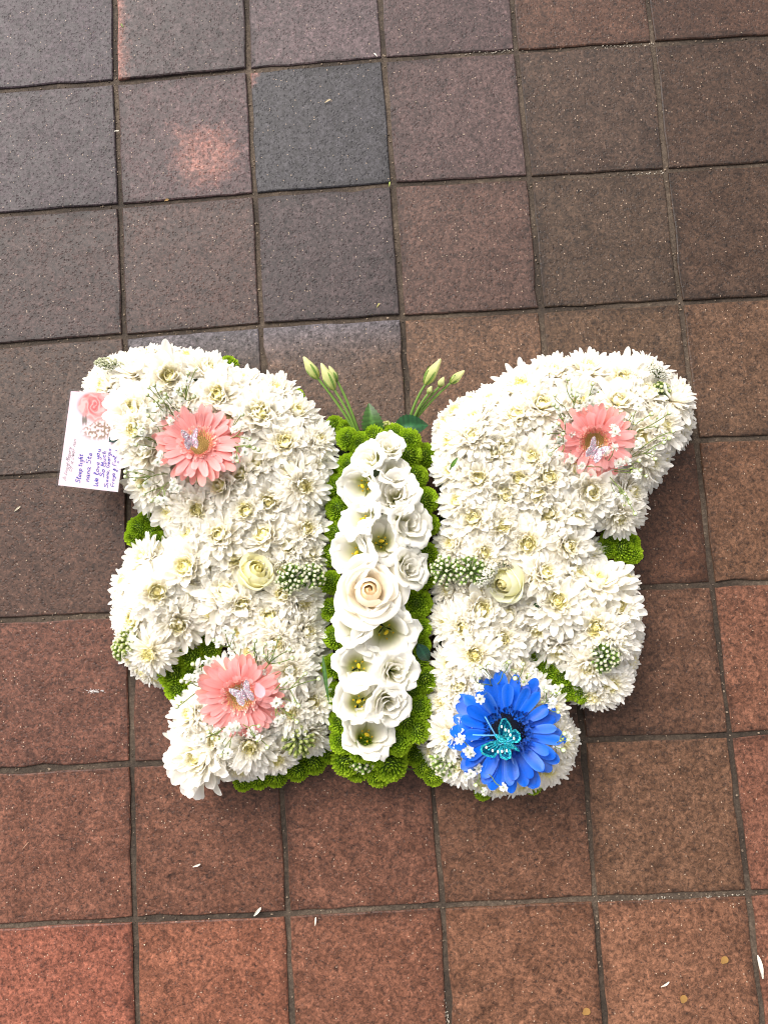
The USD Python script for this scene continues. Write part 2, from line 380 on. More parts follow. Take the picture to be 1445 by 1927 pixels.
    if j == 2 and i in (0, 1):                              # a dark burnt upper edge
        d = np.clip((rel[:, 1] - .2) / .3, 0, 1)[:, None]
        C = C * (1 - d) + lin(70, 66, 70) * d
    me = put('tile', (V, fs), tile_mat, floor, C, smooth=False)
    UsdGeom.PrimvarsAPI(me).CreatePrimvar('blush', Sdf.ValueTypeNames.Color3fArray, 'vertex').Set(Vt.Vec3fArray.FromNumpy(np.repeat(B[:, None], 3, 1).astype(np.float32)))
    return me
for j in range(-3, 9):
    for i in range(-3, 7):
        tile(i, j)
sl = trimesh.creation.box((11 * T, 14 * T, .02)); sl.apply_translation((2 * T, -3 * T, -.0123))
put('mortar_bed', (sl.vertices, sl.faces), mortar_mat, floor, smooth=False)

# ------------------------------------------------------------------ the tribute's outline and dome
UL = [(646,800),(612,778),(575,745),(540,718),(490,697),(430,682),(392,658),(350,642),(300,638),(250,644),(205,656),(170,682),(148,712),(142,742),
      (165,800),(200,870),(232,945),(262,985),(300,1000),(310,1010)]
LL = [(268,1014),(236,1046),(208,1085),(201,1120),(203,1170),(206,1222),(232,1262),(262,1292),(312,1304),(330,1262),(355,1225),(395,1200),(420,1215),(405,1240),(372,1262),(335,1300),
      (318,1320),(320,1370),(312,1400),(332,1440),(366,1472),(412,1480),(440,1474),(500,1466),(560,1442),(630,1400),(628,1330),(618,1200),(622,1040)]
UR = [(800,800),(818,776),(862,736),(936,706),(990,680),(1045,665),(1090,656),(1150,661),(1205,657),(1250,676),(1278,704),(1304,716),(1308,745),(1316,790),
      (1306,830),(1274,860),(1256,895),(1226,930),(1222,970),(1205,1003),(1150,1010),(1130,1020)]
LR = [(1190,1060),(1210,1090),(1207,1130),(1219,1180),(1213,1250),(1195,1292),(1150,1330),(1096,1340),(1100,1305),(1060,1270),(985,1215),(1000,1250),(1052,1288),(1075,1348),(1096,1380),(1090,1430),
      (1062,1466),(1000,1498),(930,1507),(852,1480),(800,1442),(778,1405),(800,1330),(802,1200),(808,1040)]
LEFT = Polygon(UL + [(300, 1012)] + LL).buffer(0)
RIGHT = Polygon(UR + [(1140, 1052)] + LR).buffer(0)
BODY = Polygon([(625,800),(700,790),(790,795),(815,900),(815,1100),(795,1300),(790,1400),(745,1470),(660,1470),(630,1400),(610,1200),(625,950)])
def edge_dist(px, py):
    p = Point(px, py); best = -99
    for g in (LEFT, RIGHT, BODY):
        d = g.exterior.distance(p) * (1 if g.contains(p) else -1)
        best = max(best, d)
    return best
def dome_z(px, py):
    t = min(max((edge_dist(px, py) + 4) / 95, 0), 1)
    return .030 + .044 * (1 - (1 - t) ** 2.2)
def dome_n(px, py, e=14):
    gx = (dome_z(px + e, py) - dome_z(px - e, py)) / (2 * e * 5.3e-4)
    gy = (dome_z(px, py - e) - dome_z(px, py + e)) / (2 * e * 5.3e-4)
    n = np.array([-gx, -gy, 1.0]); return n / np.linalg.norm(n)

parts = []
for g, ins, top in ((LEFT, 24, .044), (RIGHT, 24, .044), (BODY, 14, .046)):
    for lvl, (off, z) in enumerate(((ins, top - .012), (ins + 14, top))):
        p = g.buffer(-off)
        for q in getattr(p, 'geoms', [p]):
            if q.is_empty or q.area < 400: continue
            w = Polygon([at(x, y, .04)[:2] for x, y in q.simplify(1.5).exterior.coords]).buffer(0)
            for ww in getattr(w, 'geoms', [w]):
                ex = trimesh.creation.extrude_polygon(ww, z - .0008 * lvl, engine='earcut')
                parts.append((ex.vertices + [0, 0, .0005 * (lvl + 1)], ex.faces, (1, 1, 1)))
V, Fc, _ = cat(parts)
tag(put('foam_base', (V, Fc), M_FOAM, smooth=False), 'dark green foam base in butterfly shape hidden under the flowers', 'foam base')

# ------------------------------------------------------------------ white chrysanthemums
W_TIP = np.array([.955, .945, .91]); W_MID = np.array([.965, .895, .69]); W_YEL = np.array([.98, .92, .52]); W_LIME = np.array([.84, .84, .28])
def mum_geometry(seed, style, R=.0285):
    r = np.random.default_rng(seed)
    n = {'broad': 130, 'fine': 190, 'comb': 200, 'bold': 100}[style]
    t = (np.arange(n) + .5) / n
    az = np.arange(n) * 2.39996 + r.normal(0, .10, n)
    jit = lambda s: 1 + r.normal(0, s, n)
    wide = {'broad': .27, 'fine': .205, 'comb': .185, 'bold': .34}[style]
    th0 = np.radians(np.interp(t, [0, .15, .5, 1], [18, 38, 60, 84]) * r.uniform(.84, 1.10)) + r.normal(0, .10, n)
    dth = np.radians(np.interp(t, [0, .3, .7, 1], [-62, -50, -12, 14] if style != 'comb' else [-40, -20, 16, 28])) + r.normal(0, .30, n)
    L = R * np.interp(t, [0, .25, .6, 1], [.20, .46, .84, 1.06]) * jit(.05 if style == 'comb' else .10)
    W = R * wide * np.interp(t, [0, .2, .6, 1], [.42, .62, .92, 1.0]) * jit(.12)
    c1 = np.where(t[:, None] < .16, W_YEL * .75 + W_TIP * .25, W_TIP)
    yel = smooth01(.42, .08, t)[:, None]
    tip = W_TIP * (1 - .75 * yel) + W_YEL * .75 * yel
    tip = tip * r.uniform(.95, 1.02, (n, 1))
    base = W_MID * (1 - yel) + W_YEL * yel
    parts = petals(az, R * .11 * np.sqrt(t), R * (.24 - .2 * t), L, W, th0, dth, cup=np.interp(t, [0, .5, 1], [.9, .55, .35]) * jit(.35),
                   ns=7, nw=4, tip=r.choice([1.8, 2.1, 2.5]), taper=r.choice([.68, .74, .78]), base_w=.42, full=.6, c0=base, c1=tip, cpow=.75, rng=r, wav=.035, twist=r.normal(0, .28, n))
    V, Fc, C = cat(parts)
    m_ = 48; tt = (np.arange(m_) + .5) / m_
    cen = petals(np.arange(m_) * 2.4, R * .20 * np.sqrt(tt), R * .28, R * r.uniform(.20, .30, m_), R * .11, np.radians(34 * tt), np.radians(-30), cup=.6, ns=3, nw=2,
                 c0=W_LIME, c1=W_YEL * r.uniform(.8, 1.15, (m_, 1)))
    return (V, Fc, C), cat(cen)
STYLES = ['broad', 'fine', 'broad', 'fine', 'bold', 'broad', 'fine', 'comb', 'comb', 'comb', 'bold', 'fine', 'broad', 'bold', 'fine', 'broad', 'comb', 'bold', 'comb', 'fine']
MUMS = [mum_geometry(100 + k, s) for k, s in enumerate(STYLES)]
mum_first = {}
def place_mum(px, py, R, axis, style, rg, label, z=None, group=None):
    """R in pixels"""
    z = dome_z(px, py) if z is None else z
    Rm = R * mpp(z); axis = axis / np.linalg.norm(axis)
    pos = at(px, py, z) - axis * Rm * .42
    pos[2] = max(pos[2], .008)
    k = rg.choice([i for i, s in enumerate(STYLES) if s == style])
    a = rg.uniform(0, 6.28)
    rows = frame(axis, (math.cos(a), math.sin(a), .01))
    M = xform(rows, pos, Rm / .0285)
    if k not in mum_first:
        x = thing('white_chrysanthemum', label, 'chrysanthemum', M, group)
        (V, Fc, C), (v2, f2, c2) = MUMS[k]
        put('petals', (V, Fc), M_WHITE, x, C, kind='stuff'); put('flower_centre', (v2, f2), M_CENTRE, x, c2)
        mum_first[k] = x; return x
    return copy_of(mum_first[k], M, label, 'chrysanthemum', group)
# px, py, R, style letter (B broad, F fine, O bold), lean in degrees, image direction of lean
INNER = [(254,690,50,'B'),(193,726,46,'F',-.012),(317,707,56,'O'),(393,690,48,'F'),(248,768,50,'O',.018),(409,741,54,'O'),(412,912,54,'B'),(318,962,54,'O'),
 (479,763,50,'B'),(455,712,46,'F'),(489,776,64,'O'),(519,732,46,'F'),(560,772,44,'F'),(536,831,54,'B'),(600,826,44,'F'),(583,868,48,'B'),(572,915,52,'F'),
 (505,945,56,'B'),(578,994,46,'F'),(494,1005,56,'O'),(482,868,48,'B'),(592,950,38,'F'),(355,1002,52,'B'),(412,1005,54,'B'),(543,1028,40,'B'),(586,1042,42,'F'),
 (347,1066,58,'O'),(266,1050,46,'F'),(295,1114,58,'B'),(422,1112,58,'O'),(572,1135,46,'F'),(505,1160,54,'F'),(334,1177,56,'F'),(580,1190,46,'F'),(450,1186,50,'B'),
 (279,1232,46,'C'),(546,1263,48,'F'),(592,1322,46,'F'),(250,1165,50,'B'),(370,1425,66,'O'),(470,1405,54,'F'),(588,1390,44,'F'),(440,1050,52,'B'),
 (272,848,52,'O',.012),(274,910,54,'B',.006),(252,806,50,'B',.022),(456,1140,50,'B'),(532,1118,44,'B'),(395,1150,50,'B'),(520,1210,48,'F'),(560,1225,44,'F'),(355,1345,46,'F'),(545,1340,46,'F'),(520,1430,46,'C'),(450,1450,44,'C'),(370,960,48,'B'),(462,960,48,'B'),(450,890,46,'B'),(545,880,46,'B'),
 (1043,695,48,'F'),(1109,690,52,'F'),(981,722,50,'F'),(922,750,44,'F'),(1020,758,54,'B'),(970,778,52,'B'),(892,785,46,'F'),(888,818,48,'F'),(949,847,60,'O'),
 (846,828,44,'F'),(842,884,46,'F'),(900,900,52,'B'),(1032,897,54,'B'),(854,942,44,'F'),(950,930,54,'B'),(1113,926,54,'O'),(1032,967,58,'B'),(890,975,50,'B'),
 (945,988,52,'B'),(842,1023,42,'F'),(993,1023,54,'B'),(1071,1027,52,'B'),(912,1040,44,'F'),(1028,1078,50,'B'),(1127,1090,56,'O'),(1215,735,50,'B'),(1164,752,52,'O'),
 (1090,750,50,'B'),(1206,822,52,'O'),(1250,798,50,'B'),(1190,926,50,'F'),(1270,742,46,'O'),(1170,710,48,'B'),(1226,690,44,'F'),(1225,870,48,'F'),(1165,975,46,'F'),
 (906,1146,56,'O'),(1050,1130,58,'B'),(832,1173,44,'F'),(1122,1183,58,'B'),(944,1203,50,'B'),(893,1232,54,'F'),(1011,1186,50,'F'),(1049,1226,48,'F'),(1107,1258,48,'F'),
 (838,1252,40,'F'),(828,1322,46,'F'),(976,1252,46,'B'),(836,1108,46,'F'),(1165,1140,50,'B'),(1168,1206,48,'F'),(1150,1290,44,'C'),(1115,1312,42,'C'),
 (834,1385,46,'F'),(1010,1090,48,'B'),(862,1290,46,'F'),(870,1180,46,'F'),(1000,1300,46,'F'),(1040,1330,44,'F'),(1062,1395,46,'C'),(1030,1450,44,'C'),(860,1440,42,'F'),(1085,880,48,'B'),(1000,860,50,'B'),(925,850,46,'B'),(975,900,46,'B'),(1085,975,48,'B'),(1010,930,46,'B')]
RIMS = [[(640,806),(612,778),(575,745),(540,718),(490,697),(430,682),(392,658),(350,642),(300,638),(250,644),(205,656),(170,682),(146,716)],
        [(232,925),(244,955),(262,982)],
        [(250,1030),(236,1046),(208,1085),(201,1120),(203,1170),(206,1222),(232,1262),(262,1292),(312,1304)],
        [(318,1312),(320,1370),(312,1400),(332,1440),(366,1472),(412,1480),(440,1474),(500,1466),(560,1442),(622,1402)],
        [(806,806),(818,776),(862,736),(936,706),(990,680),(1045,665),(1090,656),(1150,661),(1205,657),(1250,676),(1278,704),(1304,716),(1308,745),(1316,790),
         (1306,830),(1274,860),(1256,895),(1226,930),(1222,970),(1205,1003)],
        [(1190,1062),(1210,1090),(1207,1130),(1219,1180),(1213,1250),(1195,1292),(1150,1330),(1096,1340)],
        [(1050,1286),(1075,1348),(1096,1380),(1090,1430),(1062,1466),(1000,1498),(930,1507),(852,1480),(800,1442),(780,1408)]]
LANDMARKS = [('the upper left pink gerbera', 372, 832), ('the upper right pink gerbera', 1120, 832), ('the lower left pink gerbera', 452, 1310), ('the blue gerbera', 955, 1378),
             ('the left cream rose', 480, 1070), ('the right cream rose', 955, 1098), ('the memorial card', 178, 830), ('the peach centred rose', 697, 1108),
             ('the long white flower row', 715, 930), ('the lower right bud cluster', 1150, 1240), ('the lower left bud cluster', 222, 1215)]
DIRS = ['right of', 'above right of', 'above', 'above left of', 'left of', 'below left of', 'below', 'below right of']
ORD = ['nearest one', 'second one out', 'third one out', 'fourth one out', 'fifth one out', 'sixth one out', 'seventh one out', 'eighth one out', 'ninth one out', 'tenth one out', 'eleventh one out', 'twelfth one out', 'thirteenth one out', 'fourteenth one out']
rg = np.random.default_rng(11)
todo = []                                                       # px, py, R, axis, style, z, edge?
for e in INNER:
    px, py, R, s = e[:4]
    if 795 < px < 862 and 840 < py < 1420: px += 6; R *= .96
    if 585 < px < 625 and py > 840: px -= 3; R *= .97
    n = dome_n(px, py, 20); n[:2] *= .75
    ax = n + np.r_[rg.normal(0, .17, 2), 0]
    todo.append((px, py, R * rg.uniform(1.0, 1.10), ax, {'B': 'broad', 'F': 'fine', 'O': 'bold', 'C': 'comb'}[s], dome_z(px, py) + rg.uniform(-.002, .005) + (e[4] if len(e) > 4 else 0), False))
for line in RIMS:
    ls = LineString(line); L = ls.length; n = max(2, int(round(L / 43)))
    left_wing = line[0][0] < 700
    poly = LEFT if left_wing else RIGHT
    for k in range(n):
        s = (k + .5) / n * L
        p, a, b = ls.interpolate(s), ls.interpolate(max(s - 18, 0)), ls.interpolate(min(s + 18, L))
        t = np.array([b.x - a.x, b.y - a.y]); t /= np.linalg.norm(t)
        nn = np.array([t[1], -t[0]])
        if poly.contains(Point(p.x + nn[0] * 10, p.y + nn[1] * 10)): nn = -nn
        R = rg.uniform(38, 44)
        q = np.array([p.x, p.y]) - nn * (R * .54)
        ax = np.array([nn[0], -nn[1], 0]) * 1.0 + np.array([0, 0, rg.uniform(.55, .95)])
        todo.append((q[0], q[1], R, ax, 'comb', .034 + rg.uniform(-.003, .003), True))
avoid = [(e[0], e[1], 43) for e in todo] + [(483, 1070, 46), (950, 1100, 50), (375, 832, 40), (1122, 832, 40), (455, 1310, 40), (955, 1378, 40)]
for g in (LEFT.buffer(-20), RIGHT.buffer(-20)):
    x0, y0, x1, y1 = g.bounds
    for _ in range(4000):
        x, y = rg.uniform(x0, x1), rg.uniform(y0, y1)
        if g.contains(Point(x, y)) and all((x - a) ** 2 + (y - b) ** 2 > d * d for a, b, d in avoid):
            avoid.append((x, y, 46))
            n = dome_n(x, y, 20); n[:2] *= .75
            todo.append((x, y, rg.uniform(42, 50), n + np.r_[rg.normal(0, .15, 2), 0], 'fine', dome_z(x, y) - .006, False))
groups = {}
for idx, e in enumerate(todo):
    d = [((e[0] - x) ** 2 + (e[1] - y) ** 2) ** .5 for _, x, y in LANDMARKS]
    k = int(np.argmin(d)); _, x, y = LANDMARKS[k]
    o = int(round(math.degrees(math.atan2(y - e[1], e[0] - x)) / 45)) % 8
    groups.setdefault((k, o, e[6]), []).append((d[k], idx))
labels = {}
for (k, o, edge), lst in groups.items():
    for n, (_, idx) in enumerate(sorted(lst)):
        st = todo[idx][4]
        kind = 'white edge chrysanthemum' if edge else {'broad': 'creamy white chrysanthemum', 'fine': 'fine white chrysanthemum', 'bold': 'bold white chrysanthemum', 'comb': 'side facing white chrysanthemum'}[st]
        labels[idx] = f'{kind}, {ORD[min(n, 13)]} {DIRS[o]} {LANDMARKS[k][0]}'
for idx, (px, py, R, ax, st, z, edge) in enumerate(todo):
    place_mum(px, py, R, np.asarray(ax), st, rg, labels[idx], z, 'white chrysanthemums covering the butterfly wings')

# ------------------------------------------------------------------ lime button chrysanthemums
def pom_geometry(seed, R=.0112):
    r = np.random.default_rng(seed); n = 150
    i = np.arange(n) + .5
    al = np.arccos(1 - i / n * 1.28); az = i * 2.39996 + r.normal(0, .05, n)
    t = i / n
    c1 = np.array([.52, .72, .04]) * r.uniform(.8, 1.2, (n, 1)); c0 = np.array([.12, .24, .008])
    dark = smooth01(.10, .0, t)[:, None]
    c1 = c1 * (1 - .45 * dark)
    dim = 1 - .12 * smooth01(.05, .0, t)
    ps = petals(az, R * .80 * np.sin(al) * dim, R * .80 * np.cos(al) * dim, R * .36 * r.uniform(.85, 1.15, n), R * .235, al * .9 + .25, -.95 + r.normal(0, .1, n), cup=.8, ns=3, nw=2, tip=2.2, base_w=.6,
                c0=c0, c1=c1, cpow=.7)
    sv, sf = ball((0, 0, 0), R * .80, ICO2)
    return cat(ps + [(sv, sf, (.07, .14, .006))])
POMS = [pom_geometry(300 + k) for k in range(4)]
pom_first = {}
def place_pom(px, py, R, z, axis, label):
    Rm = R * mpp(z); axis = np.asarray(axis, float)
    k = int(rg.integers(4)); a = rg.uniform(0, 6.28)
    M = xform(frame(axis, (math.cos(a), math.sin(a), .01)), at(px, py, z + (.006 if z > .043 else 0)), Rm / .0112 * .97)
    if k not in pom_first:
        x = thing('lime_button_chrysanthemum', label, 'chrysanthemum', M, 'lime button chrysanthemums edging the butterfly')
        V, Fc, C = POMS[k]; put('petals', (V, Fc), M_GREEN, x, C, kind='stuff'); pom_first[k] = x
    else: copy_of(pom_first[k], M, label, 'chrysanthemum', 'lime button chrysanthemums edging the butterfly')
NTH = ['first', 'second', 'third', 'fourth', 'fifth', 'sixth', 'seventh', 'eighth', 'ninth', 'tenth', 'eleventh', 'twelfth', 'thirteenth', 'fourteenth', 'fifteenth', 'sixteenth', 'seventeenth', 'eighteenth']
def pom_row(pts, lab, z, out=(0, 0)):
    for n, p in enumerate(pts):
        px, py = p[0], p[1]; R = p[2] if len(p) > 2 else 21
        zz = p[3] if len(p) > 3 else z
        ax = np.array([out[0] + rg.normal(0, .15), out[1] + rg.normal(0, .15), 1.0])
        place_pom(px, py, R, zz + rg.uniform(-.002, .002), ax, f'lime green button chrysanthemum, {NTH[n]} {lab}')
pom_row([(655,826,22),(658,878,25),(637,915,23),(637,959,24),(633,1003,21),(624,1046,21),(622,1096,22),(624,1147,22),(631,1199,22),(629,1254,23),(633,1308,23),(641,1358,23),(645,1394,24)],
        'from the top along the left side of the body', .048, (-.2, 0))
pom_row([(770,857,24),(782,897,23),(800,942,25),(806,988,21),(804,1042,20),(800,1087,21),(784,1136,28),(791,1182,20),(792,1215,18),(784,1250,22),(800,1278,25),(775,1304,21),(788,1330,25),(766,1358,25),(785,1374,24),(748,1394,27)],
        'from the top along the right side of the body', .047, (.2, 0))
pom_row([(676,834,22,.047),(704,822,22,.045),(742,818,21,.044),(768,830,24,.044),(800,858,24,.040)], 'from the left round the top of the body', .046, (0, .25))
pom_row([(682,1406,27,.046),(653,1430,28,.036),(672,1445,24,.024),(706,1418,25,.042),(733,1436,32,.034),(713,1455,24,.024),(693,1440,22,.030)], 'of the cluster at the foot of the body', .04, (0, -.3))
pom_row([(630,800,18,.026),(652,810,20,.03),(618,896,20,.036),(618,935,18,.036)], 'from the top, low under the left wing beside the body', .034, (.1, .3))
pom_row([(622,1412,24),(590,1432,24),(560,1447,22),(520,1458,22),(488,1464,20),(458,1470,18)], 'from the body below the edge of the lower left wing', .018, (0, -.6))
pom_row([(784,1422,20),(798,1442,20),(816,1458,20)], 'from the body below the edge of the lower right wing', .018, (0, -.6))
pom_row([(908,1488,17),(1002,1478,16)], 'from the left under the bottom of the blue flowered lobe', .014, (0, -.6))
pom_row([(360,1234,28),(328,1268,28),(362,1268,22),(333,1296,22),(394,1222,22),(388,1205,20),(380,1250,20)], 'of the green notch in the left wing', .036)
pom_row([(262,994,22),(286,1003,20),(253,1010,18),(275,980,18),(296,1016,18)], 'of the green patch at the left edge', .034)
pom_row([(1150,1014,20),(1170,1032,26),(1188,1042,20),(1142,1032,20),(1186,1022,18)], 'of the green patch at the right edge', .034)
pom_row([(988,1222,22),(1008,1240,21),(1030,1262,22),(1056,1274,21),(1066,1296,22),(1094,1300,23),(1080,1282,20),(1048,1292,18)], 'from the body along the green notch in the right wing', .036)
pom_row([(430,690,20),(556,748,18)], 'from the left peeping under the upper left wing edge', .014, (0, .5))

# ------------------------------------------------------------------ lisianthus and roses
LIS = [(0, .50, .56, .10), (.25, .62, .64, .20), (.48, .85, .84, .68), (.7, .87, .85, .78), (1, .88, .87, .825)]
LIS_D = [(0, .66, .66, .25), (.3, .80, .79, .52), (.6, .86, .835, .75), (1, .88, .86, .80)]
def lean(tilt, deg):
    a = math.radians(tilt); d = imgdir(deg)
    return d * math.sin(a) + np.array([0, 0, math.cos(a)])
def lisianthus(px, py, R, tilt, deg, kind, label, seed, ztop=.088, deep=1.15):
    r = np.random.default_rng(seed); Rm = R * mpp(ztop); axis = lean(tilt, deg); H = Rm * deep
    pos = at(px, py, ztop) - axis * H * .92
    x = thing('white_lisianthus', label, 'lisianthus', xform(frame(axis, (math.cos(seed), math.sin(seed), 0.01)), pos), 'white lisianthus along the butterfly body')
    def prof(sc, flare, top=1.0):
        return [(0, .05 * Rm, 0), (.18, .26 * Rm * sc, .10 * H), (.42, .52 * Rm * sc, .45 * H * top), (.66, .70 * Rm * sc, .78 * H * top),
                (.84, (.80 + .12 * flare) * Rm * sc, .965 * H * top), (.93, (.86 + .20 * flare) * Rm * sc, (1.0 - .02 * flare) * H * top), (1.0, (.88 + .24 * flare) * Rm * sc, (1.0 - .09 * flare) * H * top)]
    n = 5; off = r.uniform(0, 6.28)
    for i in range(n):
        V, Fc, C = wrap_petal(off + i * 2 * np.pi / n + r.normal(0, .1), math.radians(r.uniform(98, 125)), prof(r.uniform(.94, 1.05), r.uniform(.6, 1.1), r.uniform(.9, 1.04)),
                              nu=17, nv=16, ruffle=r.uniform(.06, .12), spiral=.05, k=r.uniform(2, 3.2), ph=r.uniform(0, 6), c=LIS, tipdrop=.2)
        put('petal', (V, Fc), M_SATIN, x, C)
    if kind == 'cup':
        for i in range(3):
            V, Fc, C = wrap_petal(off + .6 + i * 2.1 + r.normal(0, .2), math.radians(r.uniform(105, 135)), prof(.80, r.uniform(.15, .6), .94), nu=15, nv=14, ruffle=.05, spiral=.07,
                                  k=2.2, ph=r.uniform(0, 6), c=LIS, tipdrop=.22)
            put('petal', (V, Fc), M_SATIN, x, C)
        st = []
        for i in range(5):
            a = i * 1.257 + .3; e = np.array([math.cos(a) * .24 * Rm, math.sin(a) * .24 * Rm, H * .50])
            v, f = tube(curve((math.cos(a) * .05 * Rm, math.sin(a) * .05 * Rm, .05 * H), e, (0, 0, 0), 4), .0003, 4); st.append((v, f, (.75, .78, .35)))
            v, f = ball(e, .0009, ICO1, (1, 1, 1.4)); st.append((v, f, (.80, .58, .02)))
        put('stamens', cat(st)[:2], M_CENTRE, x, cat(st)[2])
        v, f = tube(curve((0, 0, 0), (0, 0, H * .58), (0, 0, 0), 4), .0009, 5)
        v2, f2 = ball((0, 0, H * .60), .0022, ICO1, (1.3, .8, .8)); V, Fc, C = cat([(v, f, (.45, .55, .1)), (v2, f2, (.78, .6, .03))])
        put('pistil', (V, Fc), M_CENTRE, x, C)
    else:
        for lay, (sc, m_) in enumerate(((.74, 3), (.50, 3), (.26, 2))):
            for i in range(m_):
                V, Fc, C = wrap_petal(off + lay * .7 + i * 2 * np.pi / m_ + r.normal(0, .25), math.radians(r.uniform(95, 150)), prof(sc, r.uniform(.1, .7), r.uniform(.9, 1.05)),
                                      nu=14, nv=12, ruffle=r.uniform(.05, .10), spiral=r.uniform(.08, .2), k=r.uniform(2, 3.4), ph=r.uniform(0, 6), c=LIS_D, tipdrop=.2)
                put('petal', (V, Fc), M_SATIN, x, C)
    return x
LISI = [(735,838,33,25,60,'double','small ruffled white lisianthus at the very top of the white row'),
 (693,862,33,28,150,'double','half open white lisianthus at upper left of the row, below the topmost'),
 (746,885,35,28,45,'cup','white lisianthus cup opening to the right, second below the topmost'),
 (674,918,44,34,215,'cup','white lisianthus with broad folded petals at left, above the middle row'),
 (746,928,46,8,90,'double','full rose-like white lisianthus in the upper right of the row'),
 (674,972,42,38,150,'cup','white lisianthus facing left with creased petals, beside the small dark gap'),
 (777,985,45,26,0,'double','ruffled white lisianthus bulging over the right side of the row'),
 (721,1014,47,10,80,'cup','wide round white lisianthus cup at the centre above the large rose'),
 (662,1040,47,26,180,'cup','white lisianthus with yellow stamens facing left above the large rose'),
 (777,1068,40,36,10,'double','narrow white lisianthus facing right beside the large rose'),
 (663,1172,42,22,150,'cup','white lisianthus with yellow stamens just below left of the large rose'),
 (732,1196,60,14,300,'cup','largest white lisianthus with wide green throat below the large rose'),
 (676,1252,46,12,60,'cup','round white lisianthus with green throat, left below the largest lisianthus'),
 (750,1266,41,18,0,'double','ruffled closed white lisianthus, right below the largest lisianthus'),
 (676,1318,45,16,70,'cup','white lisianthus with yellow throat, second from the bottom on the left'),
 (735,1328,43,18,330,'double','folded white lisianthus, second from the bottom on the right'),
 (694,1378,46,30,60,'cup','lowest white lisianthus at the foot of the white row')]
for n, (px, py, R, ti, de, kind, lab) in enumerate(LISI):
    z = .082 + (.006 if kind == 'double' else .003) - .012 * max(0, (py - 1330) / 60) - .01 * max(0, (860 - py) / 40)
    lisianthus(px - (3 if px > 715 else 0), py, R * (1.0 if px < 715 else .96), ti, de, kind, lab, 40 + n, z)

def rose(px, py, R, tilt, deg, label, seed, ztop, cin, cout, opened):
    r = np.random.default_rng(seed); Rm = R * mpp(ztop); axis = lean(tilt, deg); H = Rm * (1.0 if opened else 1.7)
    pos = at(px, py, ztop) - axis * H * .95
    x = thing('rose', label, 'rose', xform(frame(axis, (math.cos(seed), math.sin(seed), .01)), pos))
    cin, cout = np.asarray(cin, float), np.asarray(cout, float)
    nb, no = (7, 9) if opened else (7, 5)
    rb = .46 if opened else .78                                   # radius of the closed heart
    for i in range(nb + no):
        if i < nb:                                                # heart: overlapping petals that close towards the tip
            t = i / (nb - 1); sc = rb * (.20 + .80 * t ** .9) * Rm; top = 1.06 - .10 * t
            pr = [(0, .5 * sc, 0), (.35, .96 * sc, .32 * H), (.65, 1.04 * sc, .66 * H * top), (.86, (.84 - .26 * (1 - t)) * sc, .90 * H * top), (.95, (.70 - .30 * (1 - t)) * sc, .975 * H * top), (1, (.68 - .30 * (1 - t)) * sc, 1.0 * H * top)]
            span, sp, ruf, td, tc = r.uniform(165, 235), r.uniform(.10, .22), .03, .12, 0
        else:                                                     # outer petals: opened, rim rolled back
            t = (i - nb) / max(no - 1, 1); sc = Rm * ((.66 + .42 * t) if opened else (.84 + .16 * t)); fl = (.5 + .8 * t) if opened else .25 + .3 * t
            top = .97 - (.34 if opened else .14) * t
            pr = [(0, .15 * Rm, 0), (.3, .60 * sc, .26 * H), (.6, .84 * sc, .62 * H * top), (.82, .95 * sc, .90 * H * top), (.93, (.98 + .10 * fl) * sc, 1.0 * H * top), (1, (1.0 + .20 * fl) * sc, (1.0 - .10 * fl) * H * top)]
            span, sp, ruf, td, tc = r.uniform(118, 150), .05, r.uniform(.02, .05), .26, -.10 * t
        tt = i / (nb + no - 1); col = cin * (1 - smooth01(.1, .62, tt)) + cout * smooth01(.1, .62, tt)
        C3 = [(0, *(cin * .95)), (.5, *(cin * .5 + col * .5)), (1, *col)]
        V, Fc, C = wrap_petal(i * 2.39996 + r.normal(0, .15), math.radians(span), pr, nu=21, nv=15, ruffle=ruf, spiral=sp, k=r.uniform(1.4, 2.4), ph=r.uniform(0, 6), c=C3, tipdrop=td, narrow=.6, tipcurl=tc)
        put('petal', (V, Fc), M_SATIN, x, C)
    cv_, cf_ = ball((0, 0, 0), 1, ICO2, (rb * .26 * Rm, rb * .26 * Rm, H * .95)); put('rose_heart', (cv_, cf_), M_SATIN, x, np.broadcast_to(cin, cv_.shape))
    return x
rose(695, 1109, 60, 8, 60, 'large open white rose with peach centre in the middle of the body', 71, .100, (.95, .82, .60), (.92, .905, .85), True)
rose(485, 1069, 36, 42, 40, 'pale yellow rosebud set in the left wing', 72, .088, (.86, .80, .40), (.89, .87, .62), False)
rose(944, 1101, 37, 40, 205, 'cream green rosebud set in the right wing', 73, .088, (.88, .82, .48), (.88, .89, .68), False)

